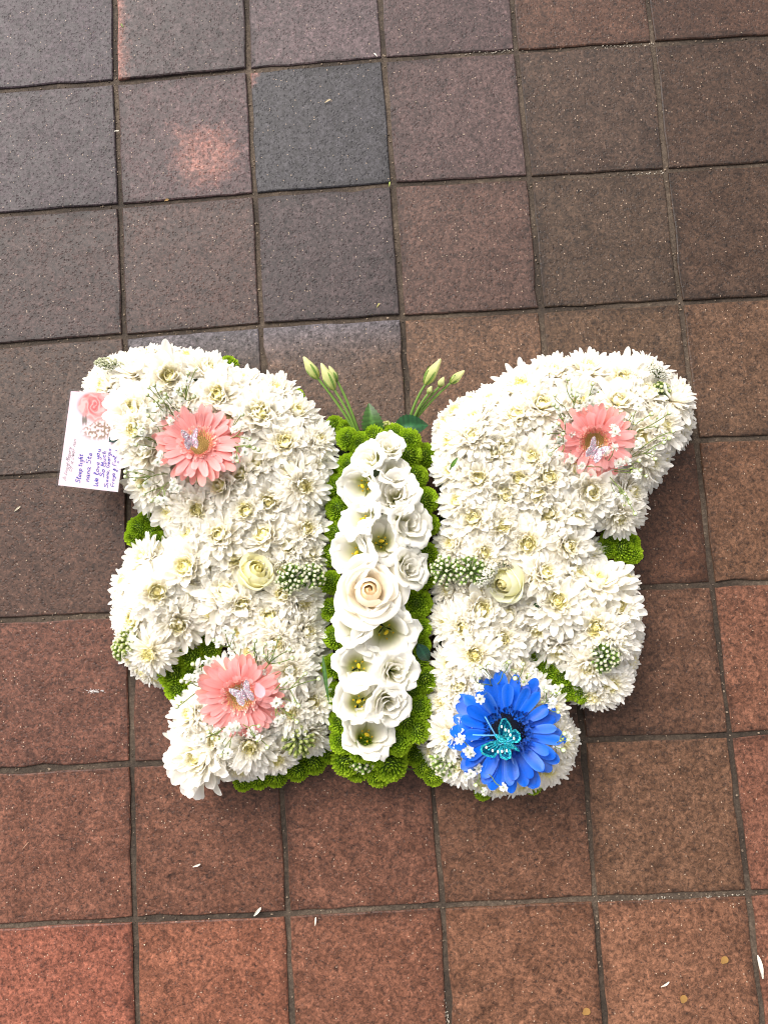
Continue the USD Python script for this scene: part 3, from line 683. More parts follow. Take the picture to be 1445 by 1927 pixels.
# ------------------------------------------------------------------ gerberas
def gerbera(px, py, R, tilt, deg, label, seed, ztop, kind):
    r = np.random.default_rng(seed); Rm = R * mpp(ztop); axis = lean(tilt, deg)
    pos = at(px, py, ztop) - axis * Rm * .18
    x = thing('blue_gerbera' if kind == 'blue' else 'pink_gerbera', label, 'gerbera', xform(frame(axis), pos))
    if kind == 'blue': rings = [(24, 1.02, 86, 8, .235), (22, .94, 79, 6, .22), (12, .84, 72, 8, .19)]
    else: rings = [(30, 1.04, 76, 16, .185), (29, .97, 68, 18, .175), (26, .80, 64, 20, .16), (24, .52, 62, 20, .12)]
    DR = .33 if kind == 'blue' else .29
    for q, (n, Lf, th, d, wf) in enumerate(rings):
        az = (np.arange(n) + q * .5) * 2 * np.pi / n + r.normal(0, .07, n)
        rb = .15 if q < 2 else DR - .03
        L = Rm * (Lf - rb) * r.uniform(.9, 1.06, n)
        if kind == 'blue':
            deep = np.array([.0, .135, .80]) * r.uniform(.8, 1.2, (n, 1)); pale = np.array([.60, .74, .92])
            k = (r.random((n, 1)) < (.6 if q == 0 else .12)) * r.uniform(.3, .9, (n, 1))
            c0 = deep * .8 * (1 - k) + pale * k; c1 = deep * (1 - k * .06) + pale * k * .06
        else:
            c0 = np.array([.96, .27, .21]) * r.uniform(.95, 1.03, (n, 1)); c1 = np.array([.98, .46, .42]) * r.uniform(.96, 1.02, (n, 1))
            if q >= 1: c1 = c1 * .6 + np.array([.98, .62, .66]) * .4
        ps = petals(az, Rm * rb, Rm * (.02 + .035 * q), L, Rm * wf * r.uniform(.85, 1.12, n), np.radians(th) + r.normal(0, .07, n), np.radians(d) + r.normal(0, .16, n),
                    cup=r.uniform(-.15, .35, n), ns=10, nw=6, taper=.78, tip=2.0, base_w=.42, full=.7, c0=c0, c1=c1, cpow=.8, rng=r, wav=.02, twist=r.normal(0, .2, n), edge=(.30, .58, .92) if kind == 'blue' else (.95, .62, .64),
                    edge_amt=r.uniform(0, .22, n) if kind == 'blue' else r.uniform(.1, .5, n))
        for V, Fc, C in ps: put('petal', (V, Fc), M_BLUE if kind == 'blue' else M_PINK, x, C)
    n = 80                                                      # short inner rays
    az = np.arange(n) * 2.39996; rr = Rm * r.uniform(DR - .01, DR + .09, n)
    if kind == 'blue': c0, c1 = np.array([.004, .02, .16]), np.array([.02, .10, .55])
    else: c0, c1 = np.array([.90, .30, .25]), np.array([.96, .82, .74])
    ps = petals(az, rr, Rm * .12, Rm * r.uniform(.10, .2, n), Rm * .045, np.radians(r.uniform(15, 55, n)), -.3, cup=.7, ns=4, nw=2, c0=c0, c1=c1)
    V, Fc, C = cat(ps); put('inner_ray_florets', (V, Fc), M_BLUE if kind == 'blue' else M_PINK, x, C, kind='stuff')
    n = 150; i = np.arange(n) + .5; t = i / n
    if kind == 'blue': d0, d1 = np.array([.003, .008, .03]), np.array([.01, .05, .28])
    else: d0, d1 = np.array([.82, .58, .20]), np.array([.95, .76, .36])
    cc = d0 * (1 - t[:, None]) + d1 * t[:, None]; cc = cc * r.uniform(.7, 1.2, (n, 1))
    ps = petals(i * 2.39996, Rm * DR * np.sqrt(t), Rm * (.09 + .05 * t), Rm * (.05 + .07 * t), Rm * .035, np.radians(25 * t), 0, cup=.5, ns=2, nw=2, c0=cc * .6, c1=cc)
    base = trimesh.creation.cylinder(Rm * DR, Rm * .18, sections=24)
    V, Fc, C = cat(ps + [(base.vertices, base.faces, d0 * .6)]); put('disc_florets', (V, Fc), M_CENTRE, x, C, kind='stuff')
    return x, pos, axis
gerbera(374, 833, 84, 18, 50, 'coral pink gerbera with silver butterfly on the upper left wing', 81, .094, 'pink')
gerbera(1119, 832, 76, 30, 250, 'coral pink gerbera with silver butterfly on the upper right wing', 82, .094, 'pink')
gerbera(452, 1310, 81, 16, 300, 'coral pink gerbera with silver butterfly on the lower left wing', 83, .092, 'pink')
_, bp_, ba_ = gerbera(955, 1378, 105, 8, 120, 'bright blue dyed gerbera with teal butterfly on the lower right wing', 84, .090, 'blue')
r_ = np.random.default_rng(9)                                    # a curled pink petal lying across the lower left gerbera
v, f, c = petals(np.array([0.]), 0, 0, .014, .010, 1.4, .3, cup=.5, ns=8, nw=6, c0=(.9, .40, .45), c1=(.92, .58, .66))[0]
M = xform(frame((.15, .2, 1), imgdir(-70)), at(484, 1286, .104))
x = thing('loose_petal', 'curled pink petal bent over the disc of the lower left gerbera', 'petal', M); put('petal_blade', (v, f), M_PINK, x, c)

# ------------------------------------------------------------------ butterfly ornaments
def extrude_outline(pts, th, rows):
    w = trimesh.creation.extrude_polygon(Polygon(pts).buffer(0), th, engine='earcut')
    return w.vertices @ rows, w.faces
def blob(fn, n=60):
    a = np.linspace(0, 2 * np.pi, n, endpoint=False); return np.c_[fn(a) * np.cos(a), fn(a) * np.sin(a)]
WING = np.array([(0, .12), (.25, .55), (.6, .95), (1.0, 1.15), (1.12, .85), (.98, .45), (.80, .12), (.92, -.25), (.85, -.65), (.60, -.95), (.36, -.78), (.15, -.35), (0, -.15)])
def small_butterfly(px, py, z, size, deg, fold, label, seed):
    s = size * mpp(z)
    x = thing('glitter_butterfly', label, 'ornament', xform(frame((.1, -.1, 1), imgdir(deg)), at(px, py, z)))
    for sg in (-1, 1):
        a = math.radians(fold)
        w = trimesh.creation.extrude_polygon(Polygon(WING * [s, s]), .0009, engine='earcut').subdivide()
        V = w.vertices.copy(); X = V[:, 0].copy()
        V[:, 0] = sg * (X * math.cos(a) - V[:, 2] * math.sin(a)); V[:, 2] = X * math.sin(a) + V[:, 2] * math.cos(a)
        Fc = w.faces if sg > 0 else w.faces[:, ::-1]
        wg = put('wing', (V, Fc), M_GLIT, x, smooth=False)
        r = np.random.default_rng(seed + sg); st = []
        poly = Polygon(WING * s)
        while len(st) < 34:
            p = r.uniform(-1, 1.2, 2) * s
            if poly.contains(Point(p)):
                X = p[0]; st.append((*ball((sg * (X * math.cos(a) - .001 * math.sin(a)), p[1], X * math.sin(a) + .001), .00045, ICO0), (1, 1, 1)))
        V, Fc, _ = cat(st); put('glitter_grains', (V, Fc), M_GLIT, x, smooth=False, kind='stuff')
    v, f = tube([(0, -.7 * s, .001), (0, 0, .0016), (0, .55 * s, .001)], [.0006, .0012, .0008], 7); put('body', (v, f), M_GLIT, x)
    for sg in (-1, 1):
        v, f = tube(curve((0, .5 * s, .001), (sg * .35 * s, 1.05 * s, .003), (0, 0, .001), 5), .0002, 4); put('antenna', (v, f), M_GLIT, x)
small_butterfly(361, 829, .110, 19, 8, 38, 'silver pink glitter butterfly on the upper left pink gerbera', 1)
small_butterfly(1118, 850, .108, 20, -32, 25, 'silver pink glitter butterfly on the upper right pink gerbera', 2)
small_butterfly(459, 1306, .108, 20, 28, 25, 'silver pink glitter butterfly on the lower left pink gerbera', 3)
def blue_butterfly():
    z = .106; P = lambda cx, cy, zz=z: at(820 + cx / 5.16, 1240 + cy / 5.16, zz)
    org = P(660, 790)
    x = thing('teal_butterfly', 'teal glitter butterfly with pearl beads and wire antennae on the blue gerbera', 'ornament', xform(np.eye(3), org))
    loc = lambda *p: P(*p) - org
    wings = [([(610,740),(600,660),(625,570),(660,560),(700,610),(722,660),(715,720),(690,770)], .010),
             ([(690,770),(720,690),(760,672),(800,710),(810,765),(785,800),(730,800),(690,800)], .007),
             ([(590,790),(520,800),(440,830),(424,870),(440,910),(500,935),(560,945),(600,900),(640,850)], .006),
             ([(640,840),(610,900),(620,945),(670,968),(715,950),(722,900),(710,860),(680,830)], .005)]
    for q, (pts, dz) in enumerate(wings):
        c = np.mean(pts, 0); hub = np.array([650, 790.])
        far = max(np.linalg.norm(np.array(p) - hub) for p in pts)
        def w3(poly, th, off):
            w = trimesh.creation.extrude_polygon(poly, th, engine='earcut').subdivide()
            o = []
            for cx, cy, t in w.vertices:
                d = np.linalg.norm(np.array([cx, cy]) - hub) / far
                p = loc(cx, cy); o.append(p + [0, 0, t + off + dz * d])
            fc = w.faces[:, ::-1]
            return np.array(o), fc
        pg = Polygon(pts).buffer(12).buffer(-8)
        wg = put('wing', w3(pg, .0008, 0), M_TEALDK, x, smooth=False)
        ring = pg.difference(pg.buffer(-19 if q != 0 else -14))
        put('glitter_border', w3(ring if ring.geom_type == 'Polygon' else max(ring.geoms, key=lambda g: g.area), .0006, .0009), M_TEAL, wg, smooth=False)
        for k in range(3):
            e = hub + (np.array(pts[(len(pts) // 2) + k - 1]) - hub) * .72
            st = hub + (e - hub) * .3
            d = (e - st); nrm = np.array([-d[1], d[0]]) / np.linalg.norm(d) * 6
            put('vein', w3(Polygon([st - nrm, e - nrm, e + nrm, st + nrm]), .0005, .0010), M_TEAL, wg, smooth=False)
    for cx, cy in [(627,645),(665,680),(714,730),(698,692),(748,762),(478,842),(540,876),(594,890),(634,888),(678,880)]:
        d = np.linalg.norm(np.array([cx, cy]) - [650, 790]) / 150
        v, f = ball(loc(cx, cy) + [0, 0, .0022 + .006 * d], .0013, ICO1, (.75, 1.15, .7)); put('pearl_bead', (v, f), M_PEARL, x)
    v, f = tube([loc(575, 735) + [0, 0, .003], loc(620, 775) + [0, 0, .005], loc(660, 800) + [0, 0, .005], loc(720, 835) + [0, 0, .004], loc(805, 890) + [0, 0, .003]], [.0016, .003, .0026, .0032, .0008], 9)
    put('body', (v, f), M_TEAL, x)
    for e in ((468, 552), (350, 728)):
        v, f = tube(curve(loc(575, 738) + [0, 0, .003], loc(*e) + [0, 0, .006], (0, 0, .002), 6), .0007, 5); put('antenna', (v, f), M_ANT, x)
    for e in ((745, 775), (600, 830), (700, 830)):
        v, f = tube(curve(loc(660, 795) + [0, 0, .005], loc(*e) + [0, 0, .004], (0, 0, .003), 5), .0003, 4); put('leg', (v, f), M_ANT, x)
blue_butterfly()

# ------------------------------------------------------------------ gypsophila
def gyp_flower(c, rad, r):
    n = 22; t = (np.arange(n) + .5) / n
    ps = petals(np.arange(n) * 2.4 + r.normal(0, .2, n), rad * .1, 0, rad * r.uniform(.75, 1.1, n), rad * .5, np.radians(10 + 75 * t) + r.normal(0, .15, n), .3, cup=.4, ns=3, nw=2, tip=3,
                c0=(.75, .78, .62), c1=(.90, .90, .88), cpow=.5, rng=r, wav=.08)
    V, Fc, C = cat(ps); a = frame((r.normal(0, .5), r.normal(0, .5), 1))
    return V @ a + c, Fc, C
def sprig(origin, buds, flowers, label, seed, z0=.074, zt=.100):
    r = np.random.default_rng(seed); o = at(*origin, z0)
    x = thing('gypsophila_sprig', label, 'gypsophila', xform(np.eye(3), o))
    ends = [(p, 'b') for p in buds] + [(p, 'f') for p in flowers]
    P = [(at(*p, zt + r.uniform(-.008, .006)) - o, k) for p, k in ends]
    mean = np.mean([p for p, _ in P], 0)
    stem = []
    g = {}
    for p, k in P:                                             # two or three forks
        a = math.atan2(p[1], p[0]); g.setdefault(int(round(a / .9)), []).append((p, k))
    SC = np.array([.16, .22, .055])
    for key, lst in g.items():
        m = np.mean([p for p, _ in lst], 0) * .55 + [0, 0, .003]
        v, f = tube(curve((0, 0, 0), m, r.normal(0, .001, 3), 5), [.0007, .0006, .0005, .0005, .0005], 4); stem.append((v, f, SC))
        for p, k in lst:
            fork = m * r.uniform(.85, 1.1)
            v, f = tube(curve(m, p, r.normal(0, .0014, 3), 5), .00046, 4); stem.append((v, f, SC * r.uniform(.8, 1.3)))
            if k == 'b' and r.random() < .6:
                q = m + (p - m) * .6 + r.normal(0, .003, 3); v, f = tube(curve(m + (p - m) * .45, q, 0, 3), .00025, 4); stem.append((v, f, SC))
                v, f = ball(q, .0011, ICO1, (1, 1, 1.2)); put('bud', (v, f), M_STEM, x, np.broadcast_to(np.array([.34, .42, .14]), v.shape))
    extra = []
    for p, k in P:
        if r.random() < .55:
            q = p * r.uniform(.45, .85) + np.array([*r.normal(0, .0045, 2), r.uniform(-.002, .002)]); extra.append((q, 'f'))
            v, f = tube(curve(q * .5, q, r.normal(0, .001, 3), 4), .00034, 4); stem.append((v, f, SC))
    P += extra
    V, Fc, C = cat(stem); put('stem', (V, Fc), M_STEM, x, C)
    for p, k in P:
        if k == 'b':
            rad = r.uniform(.0017, .0024)
            v, f = ball(p, rad, ICO1, (1, 1, 1.15)); c = np.broadcast_to(np.array([.36, .44, .17]), v.shape).copy()
            c[(v - p)[:, 2] > rad * .75] = (.72, .76, .55)
            put('bud', (v, f), M_STEM, x, c)
        else:
            V, Fc, C = gyp_flower(p, r.uniform(.0042, .0056), r); put('flower', (V, Fc), M_WHITE, x, C)
SPRIGS = [((345,800),[(280,729),(290,725),(277,743),(296,754),(305,756),(311,741)],[(277,770),(290,802)],'gypsophila sprig above left of the upper left pink gerbera'),
 ((350,792),[(335,732),(340,742),(348,729),(369,694),(354,702),(311,748),(365,746)],[(351,716)],'tall gypsophila sprig above the upper left pink gerbera'),
 ((330,850),[(253,803),(252,821),(256,837),(279,782)],[(296,870),(268,812)],'gypsophila sprig left of the upper left pink gerbera'),
 ((330,895),[(236,888),(236,897),(253,902),(271,931),(285,942),(262,915)],[(307,942),(335,918)],'gypsophila sprig below left of the upper left pink gerbera'),
 ((425,830),[(456,780),(447,868),(478,843),(487,846),(470,826)],[(455,802),(460,851)],'gypsophila sprig right of the upper left pink gerbera'),
 ((1080,792),[(1069,713),(1044,744),(1078,732),(1115,722),(1085,744)],[(1086,738),(1102,765),(1117,732),(1128,754)],'gypsophila sprig above the upper right pink gerbera'),
 ((1075,830),[(1041,761),(1048,766),(1051,797),(1059,817),(1032,815),(1035,855)],[(1028,837),(1052,773),(1039,804),(1053,858),(1062,790)],'dense gypsophila sprig left of the upper right pink gerbera'),
 ((1168,828),[(1190,780),(1195,797),(1226,779),(1259,777),(1235,802)],[(1202,765),(1157,813)],'gypsophila sprig above right of the upper right pink gerbera'),
 ((1175,866),[(1266,812),(1259,825),(1249,833),(1228,853),(1233,864),(1203,867)],[(1205,831),(1199,896)],'gypsophila sprig right of the upper right pink gerbera'),
 ((1140,884),[(1185,946),(1195,967),(1205,885),(1216,896),(1176,930)],[(1093,876),(1154,842)],'gypsophila sprig below the upper right pink gerbera'),
 ((450,1240),[(402,1205),(440,1190)],[(424,1187),(413,1209),(457,1198),(459,1214)],'gypsophila sprig above the lower left pink gerbera'),
 ((490,1283),[(480,1206),(474,1221),(499,1212),(497,1235),(525,1200),(545,1223),(550,1239)],[(511,1215)],'gypsophila sprig above right of the lower left pink gerbera'),
 ((390,1290),[(363,1250),(342,1282),(333,1330)],[(377,1247),(393,1243),(366,1277)],'gypsophila sprig left of the lower left pink gerbera'),
 ((508,1302),[(562,1329),(559,1359),(600,1278),(575,1268)],[(520,1323),(544,1279),(522,1355),(532,1348)],'gypsophila sprig right of the lower left pink gerbera'),
 ((450,1358),[(392,1378),(487,1367),(416,1423),(503,1407),(400,1390)],[(432,1372),(378,1392),(489,1390),(428,1419)],'gypsophila sprig below the lower left pink gerbera'),
 ((930,1292),[(921,1248),(892,1270),(958,1246),(904,1256)],[(902,1296)],'gypsophila sprig above left of the blue gerbera'),
 ((975,1292),[(969,1264),(969,1277),(995,1271),(984,1250)],[],'gypsophila sprig above the blue gerbera'),
 ((1020,1332),[(1027,1301),(1052,1305),(1057,1291),(1050,1340)],[(1040,1320)],'gypsophila sprig above right of the blue gerbera'),
 ((1035,1402),[(1062,1381),(1069,1393),(1060,1412)],[],'small gypsophila sprig right of the blue gerbera'),
 ((900,1440),[(895,1478)],[(866,1391),(884,1418),(876,1461),(909,1490),(948,1482)],'gypsophila sprig below left of the blue gerbera')]
for n, (o, b, fl, lab) in enumerate(SPRIGS): sprig(o, b, fl, lab, 500 + n, zt=.114 if n < 15 else .110)

# ------------------------------------------------------------------ clusters of little tubular buds
def bud_cluster(px, py, R, z, axis, label, seed, n=44, green=(.16, .26, .05), pale=(.84, .83, .62), sx=1.0):
    r = np.random.default_rng(seed); Rm = R * mpp(z); axis = np.asarray(axis, float); axis /= np.linalg.norm(axis)
    H = Rm * 1.1
    x = thing('bud_cluster', label, 'bud cluster', xform(frame(axis), at(px, py, z) - axis * H))
    stem, tips = [], []
    green = np.array(green)
    for i in range(n):
        t = (i + .5) / n; al = math.acos(1 - t * .75); az = i * 2.39996 + r.normal(0, .15)
        d = np.array([math.sin(al) * math.cos(az) * sx, math.sin(al) * math.sin(az), math.cos(al)])
        e = d * H * r.uniform(.90, 1.08)
        c = green * r.uniform(.7, 1.35)
        v, f = tube(curve((0, 0, 0), e * .72, (0, 0, .001), 4), [.0006, .0005, .0005, .0007], 4); stem.append((v, f, c * .8))
        v, f = tube([e * .68, e * .82, e * .95, e], [.0007, .0017, .0016, .0012], 6); stem.append((v, f, c))
        v, f = tube([e * .95, e * 1.03, e * 1.04], [.0015, .0017, .0008], 6); tips.append((v, f, np.array(pale) * r.uniform(.85, 1.05)))
        if i % 9 == 4:
            ps = petals(np.array([az]), .2 * H, .2 * H, H * .75, .0045, np.array([al + .15]), np.array([.35]), cup=.5, ns=4, nw=2, tip=1.3, c0=c * .6, c1=c * .8); stem += ps
    V, Fc, C = cat(stem); put('stalks', (V, Fc), M_STEM, x, C, kind='stuff')
    V, Fc, C = cat(tips); put('bud_tips', (V, Fc), M_CENTRE, x, C, kind='stuff')
bud_cluster(546, 1084, 30, .096, (.05, .15, 1), 'green and white bud cluster just right of the left cream rose', 601, 50)
bud_cluster(588, 1084, 26, .088, (.2, 0, 1), 'pale tipped bud cluster between left rose cluster and green edging', 602, 40)
bud_cluster(836, 1074, 30, .088, (-.2, 0, 1), 'bud cluster beside the green edging left of the right cream rose', 603, 44)
bud_cluster(888, 1068, 30, .094, (0, .2, 1), 'open bud cluster touching the right cream rose', 604, 36, sx=1.1)
bud_cluster(1150, 1240, 31, .088, (.25, -.1, 1), 'round bud cluster near the edge of the lower right wing', 605, 50)
bud_cluster(228, 1205, 28, .070, (-.5, .1, 1), 'yellow green bud cluster at the edge of the lower left wing', 606, 40, (.30, .38, .08), (.80, .80, .52))
bud_cluster(212, 1228, 20, .055, (-.9, -.2, 1), 'small bud cluster overhanging the lower left wing edge', 607, 22, (.26, .36, .08), (.84, .84, .6))
bud_cluster(561, 1408, 30, .076, (.1, -.4, 1), 'yellow green bud cluster at the bottom of the lower left wing', 608, 36, (.28, .36, .08), (.62, .66, .28))
bud_cluster(684, 1450, 26, .052, (0, -.8, 1), 'white tipped bud cluster on the green foot of the body', 609, 30, (.22, .36, .07), (.88, .87, .66))
bud_cluster(836, 1448, 30, .070, (-.2, -.4, 1), 'bud cluster below left of the blue gerbera', 610, 34, (.26, .38, .09), (.86, .85, .62))
bud_cluster(1254, 726, 20, .074, (.4, .3, 1), 'dark green bud cluster at the outer upper right wing', 611, 26, (.14, .24, .03), (.72, .74, .40))
bud_cluster(730, 799, 22, .048, (0, .6, 1), 'small yellow green bud cluster between the two leaves at top', 612, 40, (.34, .40, .09), (.66, .68, .30))
def fuzz(px, py, rx, ry, deg, z, label, seed, n=150, col=(.84, .83, .74)):
    r = np.random.default_rng(seed); x = thing('trachelium_cluster', label, 'filler flower', xform(frame((0, 0, 1), imgdir(deg)), at(px, py, z)))
    fl, st = [], []; s = mpp(z)
    for _ in range(n):
        a, q = r.uniform(0, 6.28), r.uniform(0, 1) ** .5
        p = np.array([math.cos(a) * q * rx * s, math.sin(a) * q * ry * s, (1 - q * q) * .007 + r.normal(0, .0008)])
        fl.append((*ball(p, r.uniform(.0006, .0011), ICO0), np.array(col) * r.uniform(.8, 1.05)))
        if r.random() < .4: v, f = tube([p * [.4, .4, 0] - [0, 0, .008], p], .0003, 3); st.append((v, f, (.14, .2, .05)))
    V, Fc, C = cat(fl); put('florets', (V, Fc), M_CENTRE, x, C, kind='stuff')
    V, Fc, C = cat(st); put('stalks', (V, Fc), M_STEM, x, C, kind='stuff')
fuzz(206, 685, 30, 13, -8, .066, 'fine greenish white filler flower at the upper left wing tip', 701, 170, (.70, .72, .52))
fuzz(1236, 700, 24, 13, -40, .072, 'fine white filler flower at the outer upper right wing', 702, 150)
fuzz(918, 1082, 30, 12, 50, .094, 'frothy white filler flower against the right cream rose', 703, 170)
fuzz(946, 1062, 22, 8, -10, .090, 'speckled filler flower above the right cream rose', 704, 90, (.72, .66, .50))

# ------------------------------------------------------------------ antennae: lisianthus buds on stems
def bud_stem(base, p_bot, p_tip, label, seed, small=False, mid=None, w=None):
    z0, z1 = .040, .062
    r = np.random.default_rng(seed); a, b, c = at(*base, z0), at(*p_bot, z1), at(*p_tip, z1 + .006)
    x = thing('lisianthus_bud', label, 'flower bud', xform(np.eye(3), a))
    L = np.linalg.norm(c - b); G = np.array([.14, .25, .045])
    pts = curve((0, 0, 0), b - a, np.array([.002 * (1 if base[0] < 720 else -1), 0, .003]), 9)
    v, f = tube(pts, np.linspace(.0017, .0012, 9), 7); put('stem', (v, f), M_STEM, x, np.broadcast_to(G, v.shape))
    ax = (c - b) / L; rows = frame(ax); W = (w or .0058) * (1 if not small else .62)
    prof = np.array([(0, .25), (.08, .62), (.25, .95), (.42, 1.0), (.62, .80), (.82, .48), (.95, .28), (1.0, .12)])
    k = 18; A = np.linspace(0, 2 * np.pi, k, endpoint=False); ring = []
    cols = []
    for t in np.linspace(0, 1, 14):
        rad = np.interp(t, prof[:, 0], prof[:, 1]) * W * (1 + .07 * np.cos(3 * (A + t * 2.0)))
        ring.append(np.c_[rad * np.cos(A), rad * np.sin(A), np.full(k, t * L)])
        cols.append(np.broadcast_to(np.array([.46, .52, .14]) * (1 - t) + np.array([.74, .74, .42]) * t, (k, 3)) * (1 + .08 * np.cos(3 * (A + t * 2)))[:, None])
    V = np.vstack(ring); n = 14; fs = []
    for i in range(n - 1):
        for j in range(k):
            p, q = i * k + j, i * k + (j + 1) % k; fs += [(p, q, q + k), (p, q + k, p + k)]
    put('bud', (V @ rows + (b - a), np.array(fs)), M_SATIN, x, np.vstack(cols))
    ps = petals(np.arange(5) * 1.2566, W * .35, -.0005, L * r.uniform(.5, .68, 5), .0026, 1.0, -1.05, cup=-.3, ns=6, nw=2, tip=1.2, bendpow=.45, c0=G * .8, c1=G * 1.1)
    for v, f, cc in ps: put('sepal', (v @ rows + (b - a), f), M_STEM, x, cc)
bud_stem((676,826),(598,712),(571,671),'pale bud on the outer stem of the left antenna',801)
bud_stem((676,828),(629,733),(604,683),'pale bud on the middle stem of the left antenna',802)
bud_stem((678,826),(634,716),(619,688),'small green bud behind the middle bud of left antenna',803,True)
bud_stem((768,800),(800,723),(829,675),'large pale bud of the right antenna',804)
bud_stem((772,802),(848,720),(874,697),'slim pale bud leaning outward on the right antenna',805,False,None,.0044)
bud_stem((774,800),(827,727),(835,709),'tiny green bud between the two larger right antenna buds',806,True)
bud_stem((774,802),(806,740),(812,726),'tiniest green bud under the large right antenna bud',807,True,None,.0045)

# ------------------------------------------------------------------ leaves and blades
def leaf(base, tip, width, z0, z1, label, seed, col=(.035, .10, .02), serr=.10, fold=.35, name='leaf', cat_='leaf', bend=.15):
    a, b = at(*base, z0), at(*tip, z1); d = b - a; L = np.linalg.norm(d); d /= L
    side = np.cross([0, 0, 1.0], d); side /= np.linalg.norm(side); up = np.cross(d, side)
    ns, nw = 22, 6; s = np.linspace(0, 1, ns + 1); w = np.sin(np.pi * s ** .8) ** .8 * (1 - .15 * s) * width * mpp(z1) / 2
    w = w * (1 + serr * (np.arange(ns + 1) % 2 - .5) * 2)
    u = np.linspace(-1, 1, nw + 1)
    V = (s[:, None, None] * L * d + (w[:, None] * u)[..., None] * side + ((np.abs(u) * w[:, None]) * fold + (np.sin(s * np.pi) * L * bend)[:, None])[..., None] * up)
    rr = np.random.default_rng(seed)
    C = np.array(col) * (1 + .25 * np.cos(s * 50)[:, None, None] * (np.abs(u) > .1)[None, :, None]) * np.where(np.abs(u) < .1, 1.9, 1.0)[None, :, None] * np.ones((ns + 1, nw + 1, 3))
    x = thing(name, label, cat_, xform(np.eye(3), a))
    put('blade', (V.reshape(-1, 3), grid_faces(ns + 1, nw + 1)), M_LEAF, x, C.reshape(-1, 3))
    v, f = tube([(0, 0, -.01), V[3, nw // 2] - up * .0004, V[12, nw // 2] - up * .0004, V[20, nw // 2]], [.0009, .0008, .0006, .0002], 5)
    put('midrib', (v, f), M_STEM, x, np.broadcast_to(np.array([.10, .18, .04]), v.shape))
leaf((706,830),(694,758),44,.044,.054,'pointed serrated green leaf standing at the top of the body',901,(.05,.12,.025))
leaf((740,808),(806,800),46,.046,.046,'dark glossy green leaf at the top right of the body',902,(.02,.085,.03),.05)
leaf((786,1212),(806,1244),26,.072,.062,'dark green oval leaf beside the right green edging',903,(.012,.05,.028),0)
leaf((1000,1150),(1024,1128),16,.070,.072,'dark green leaf tip below the right cream rose',904,(.02,.05,.01),0)
leaf((848,880),(862,860),8,.090,.094,'narrow green leaflet on a chrysanthemum of the right inner wing',905,(.10,.22,.03),.0)
leaf((607,1236),(619,1324),8,.078,.074,'long green grass blade between left wing and body',906,(.07,.16,.045),0,.2,'grass_blade','grass blade',.03)
leaf((752,1446),(779,1449),5,.010,.012,'short green stem piece sticking out at the foot of the body',907,(.14,.22,.03),0,.2,'stem_piece','stem',.02)
leaf((796,1090),(799,1068),7,.072,.074,'small green stalk end beside the right green edging',908,(.16,.30,.03),0,.2,'stem_piece','stem',.02)

# ------------------------------------------------------------------ the card
cBL, cTL, cBR = at(110, 913, .050), at(134, 736, .056), at(222, 926, .078)
cu, cv = cTL - cBL, cBR - cBL                                    # writing direction, line feed direction
CL, CWD = np.linalg.norm(cu), np.linalg.norm(cv)
eu = cu / CL; en = np.cross(cv, cu); en /= np.linalg.norm(en)
if en[2] < 0: en = -en
ev = cv / CWD
card = thing('memorial_card', 'pink memorial card with rose print and blue handwriting at left wing', 'card', xform(np.array([eu, ev, np.cross(eu, ev)]), cBL))
NS = -1.0 if np.cross(eu, ev)[2] < 0 else 1.0                    # side of the card that faces up
A0 = np.array([75., 1690.]); AU = np.array([290., 130.]) - A0; AV = np.array([1065., 1815.]) - A0
INV = np.linalg.inv(np.c_[AU, AV])
def crop2uv(x, y):                                               # from the enlarged photograph of the card
    return INV @ (np.array([x, y]) - A0)
gu, gv = 150, 96
uu, vv = np.meshgrid(np.linspace(0, 1, gu), np.linspace(0, 1, gv), indexing='ij')
XY = A0 + uu[..., None] * AU + vv[..., None] * AV
X_, Y_ = XY[..., 0], XY[..., 1]
img = np.ones((gu, gv, 3)) * lin(228, 208, 214)
def over(mask, c):
    global img
    img = img * (1 - mask[..., None]) + np.asarray(c) * mask[..., None]
over(smooth01(1000, 250, Y_) * .6, lin(230, 196, 208))
over(smooth01(520, 800, X_) * smooth01(900, 300, Y_) * .9, lin(240, 190, 168))
st_ = np.abs(((X_ - 150) * .9 + (Y_ - 250) * -.33) % 90 - 45) / 45
over(smooth01(.7, 1, st_) * smooth01(450, 300, X_) * smooth01(820, 600, Y_) * .35, lin(250, 225, 232))
d = np.hypot((X_ - 690) / 1.0, (Y_ - 400) / .95); ang = np.arctan2(Y_ - 400, X_ - 690)
rose_m = smooth01(300, 235, d + 22 * np.sin(3 * ang + 1))
over(rose_m, lin(240, 150, 146))
over(rose_m * smooth01(170, 120, d), lin(235, 115, 112))
nw_ = meshkit.noise(np.stack([X_ / 70, Y_ / 70, X_ * 0], -1), 8)
sp_ = np.sin((d / (9 + d * .035)) + ang * 1.0 + 1.9 * np.sin(ang * 2 + d / 60) + 5 * nw_)
over(rose_m * smooth01(.35, .95, sp_) * .8 * smooth01(280, 60, d), lin(200, 70, 72))
over(rose_m * smooth01(-.5, -.98, sp_) * .55, lin(252, 202, 196))
over(smooth01(60, 10, np.hypot((X_ - 560) * .7, Y_ - 235)) * .7, lin(226, 90, 85))
over(smooth01(70, 20, np.hypot((X_ - 525), (Y_ - 630) * .6) + 14 * np.sin(X_ / 9)), lin(112, 104, 92))
nz = meshkit.noise(np.stack([X_ / 26, Y_ / 26, X_ * 0], -1), 3)
reg = smooth01(300, 150, np.hypot((X_ - 780) * .8, (Y_ - 810) * 1.5))
over(reg * smooth01(.45, .62, nz), lin(140, 118, 92)); over(reg * smooth01(.50, .30, nz) * .9, lin(244, 214, 206))
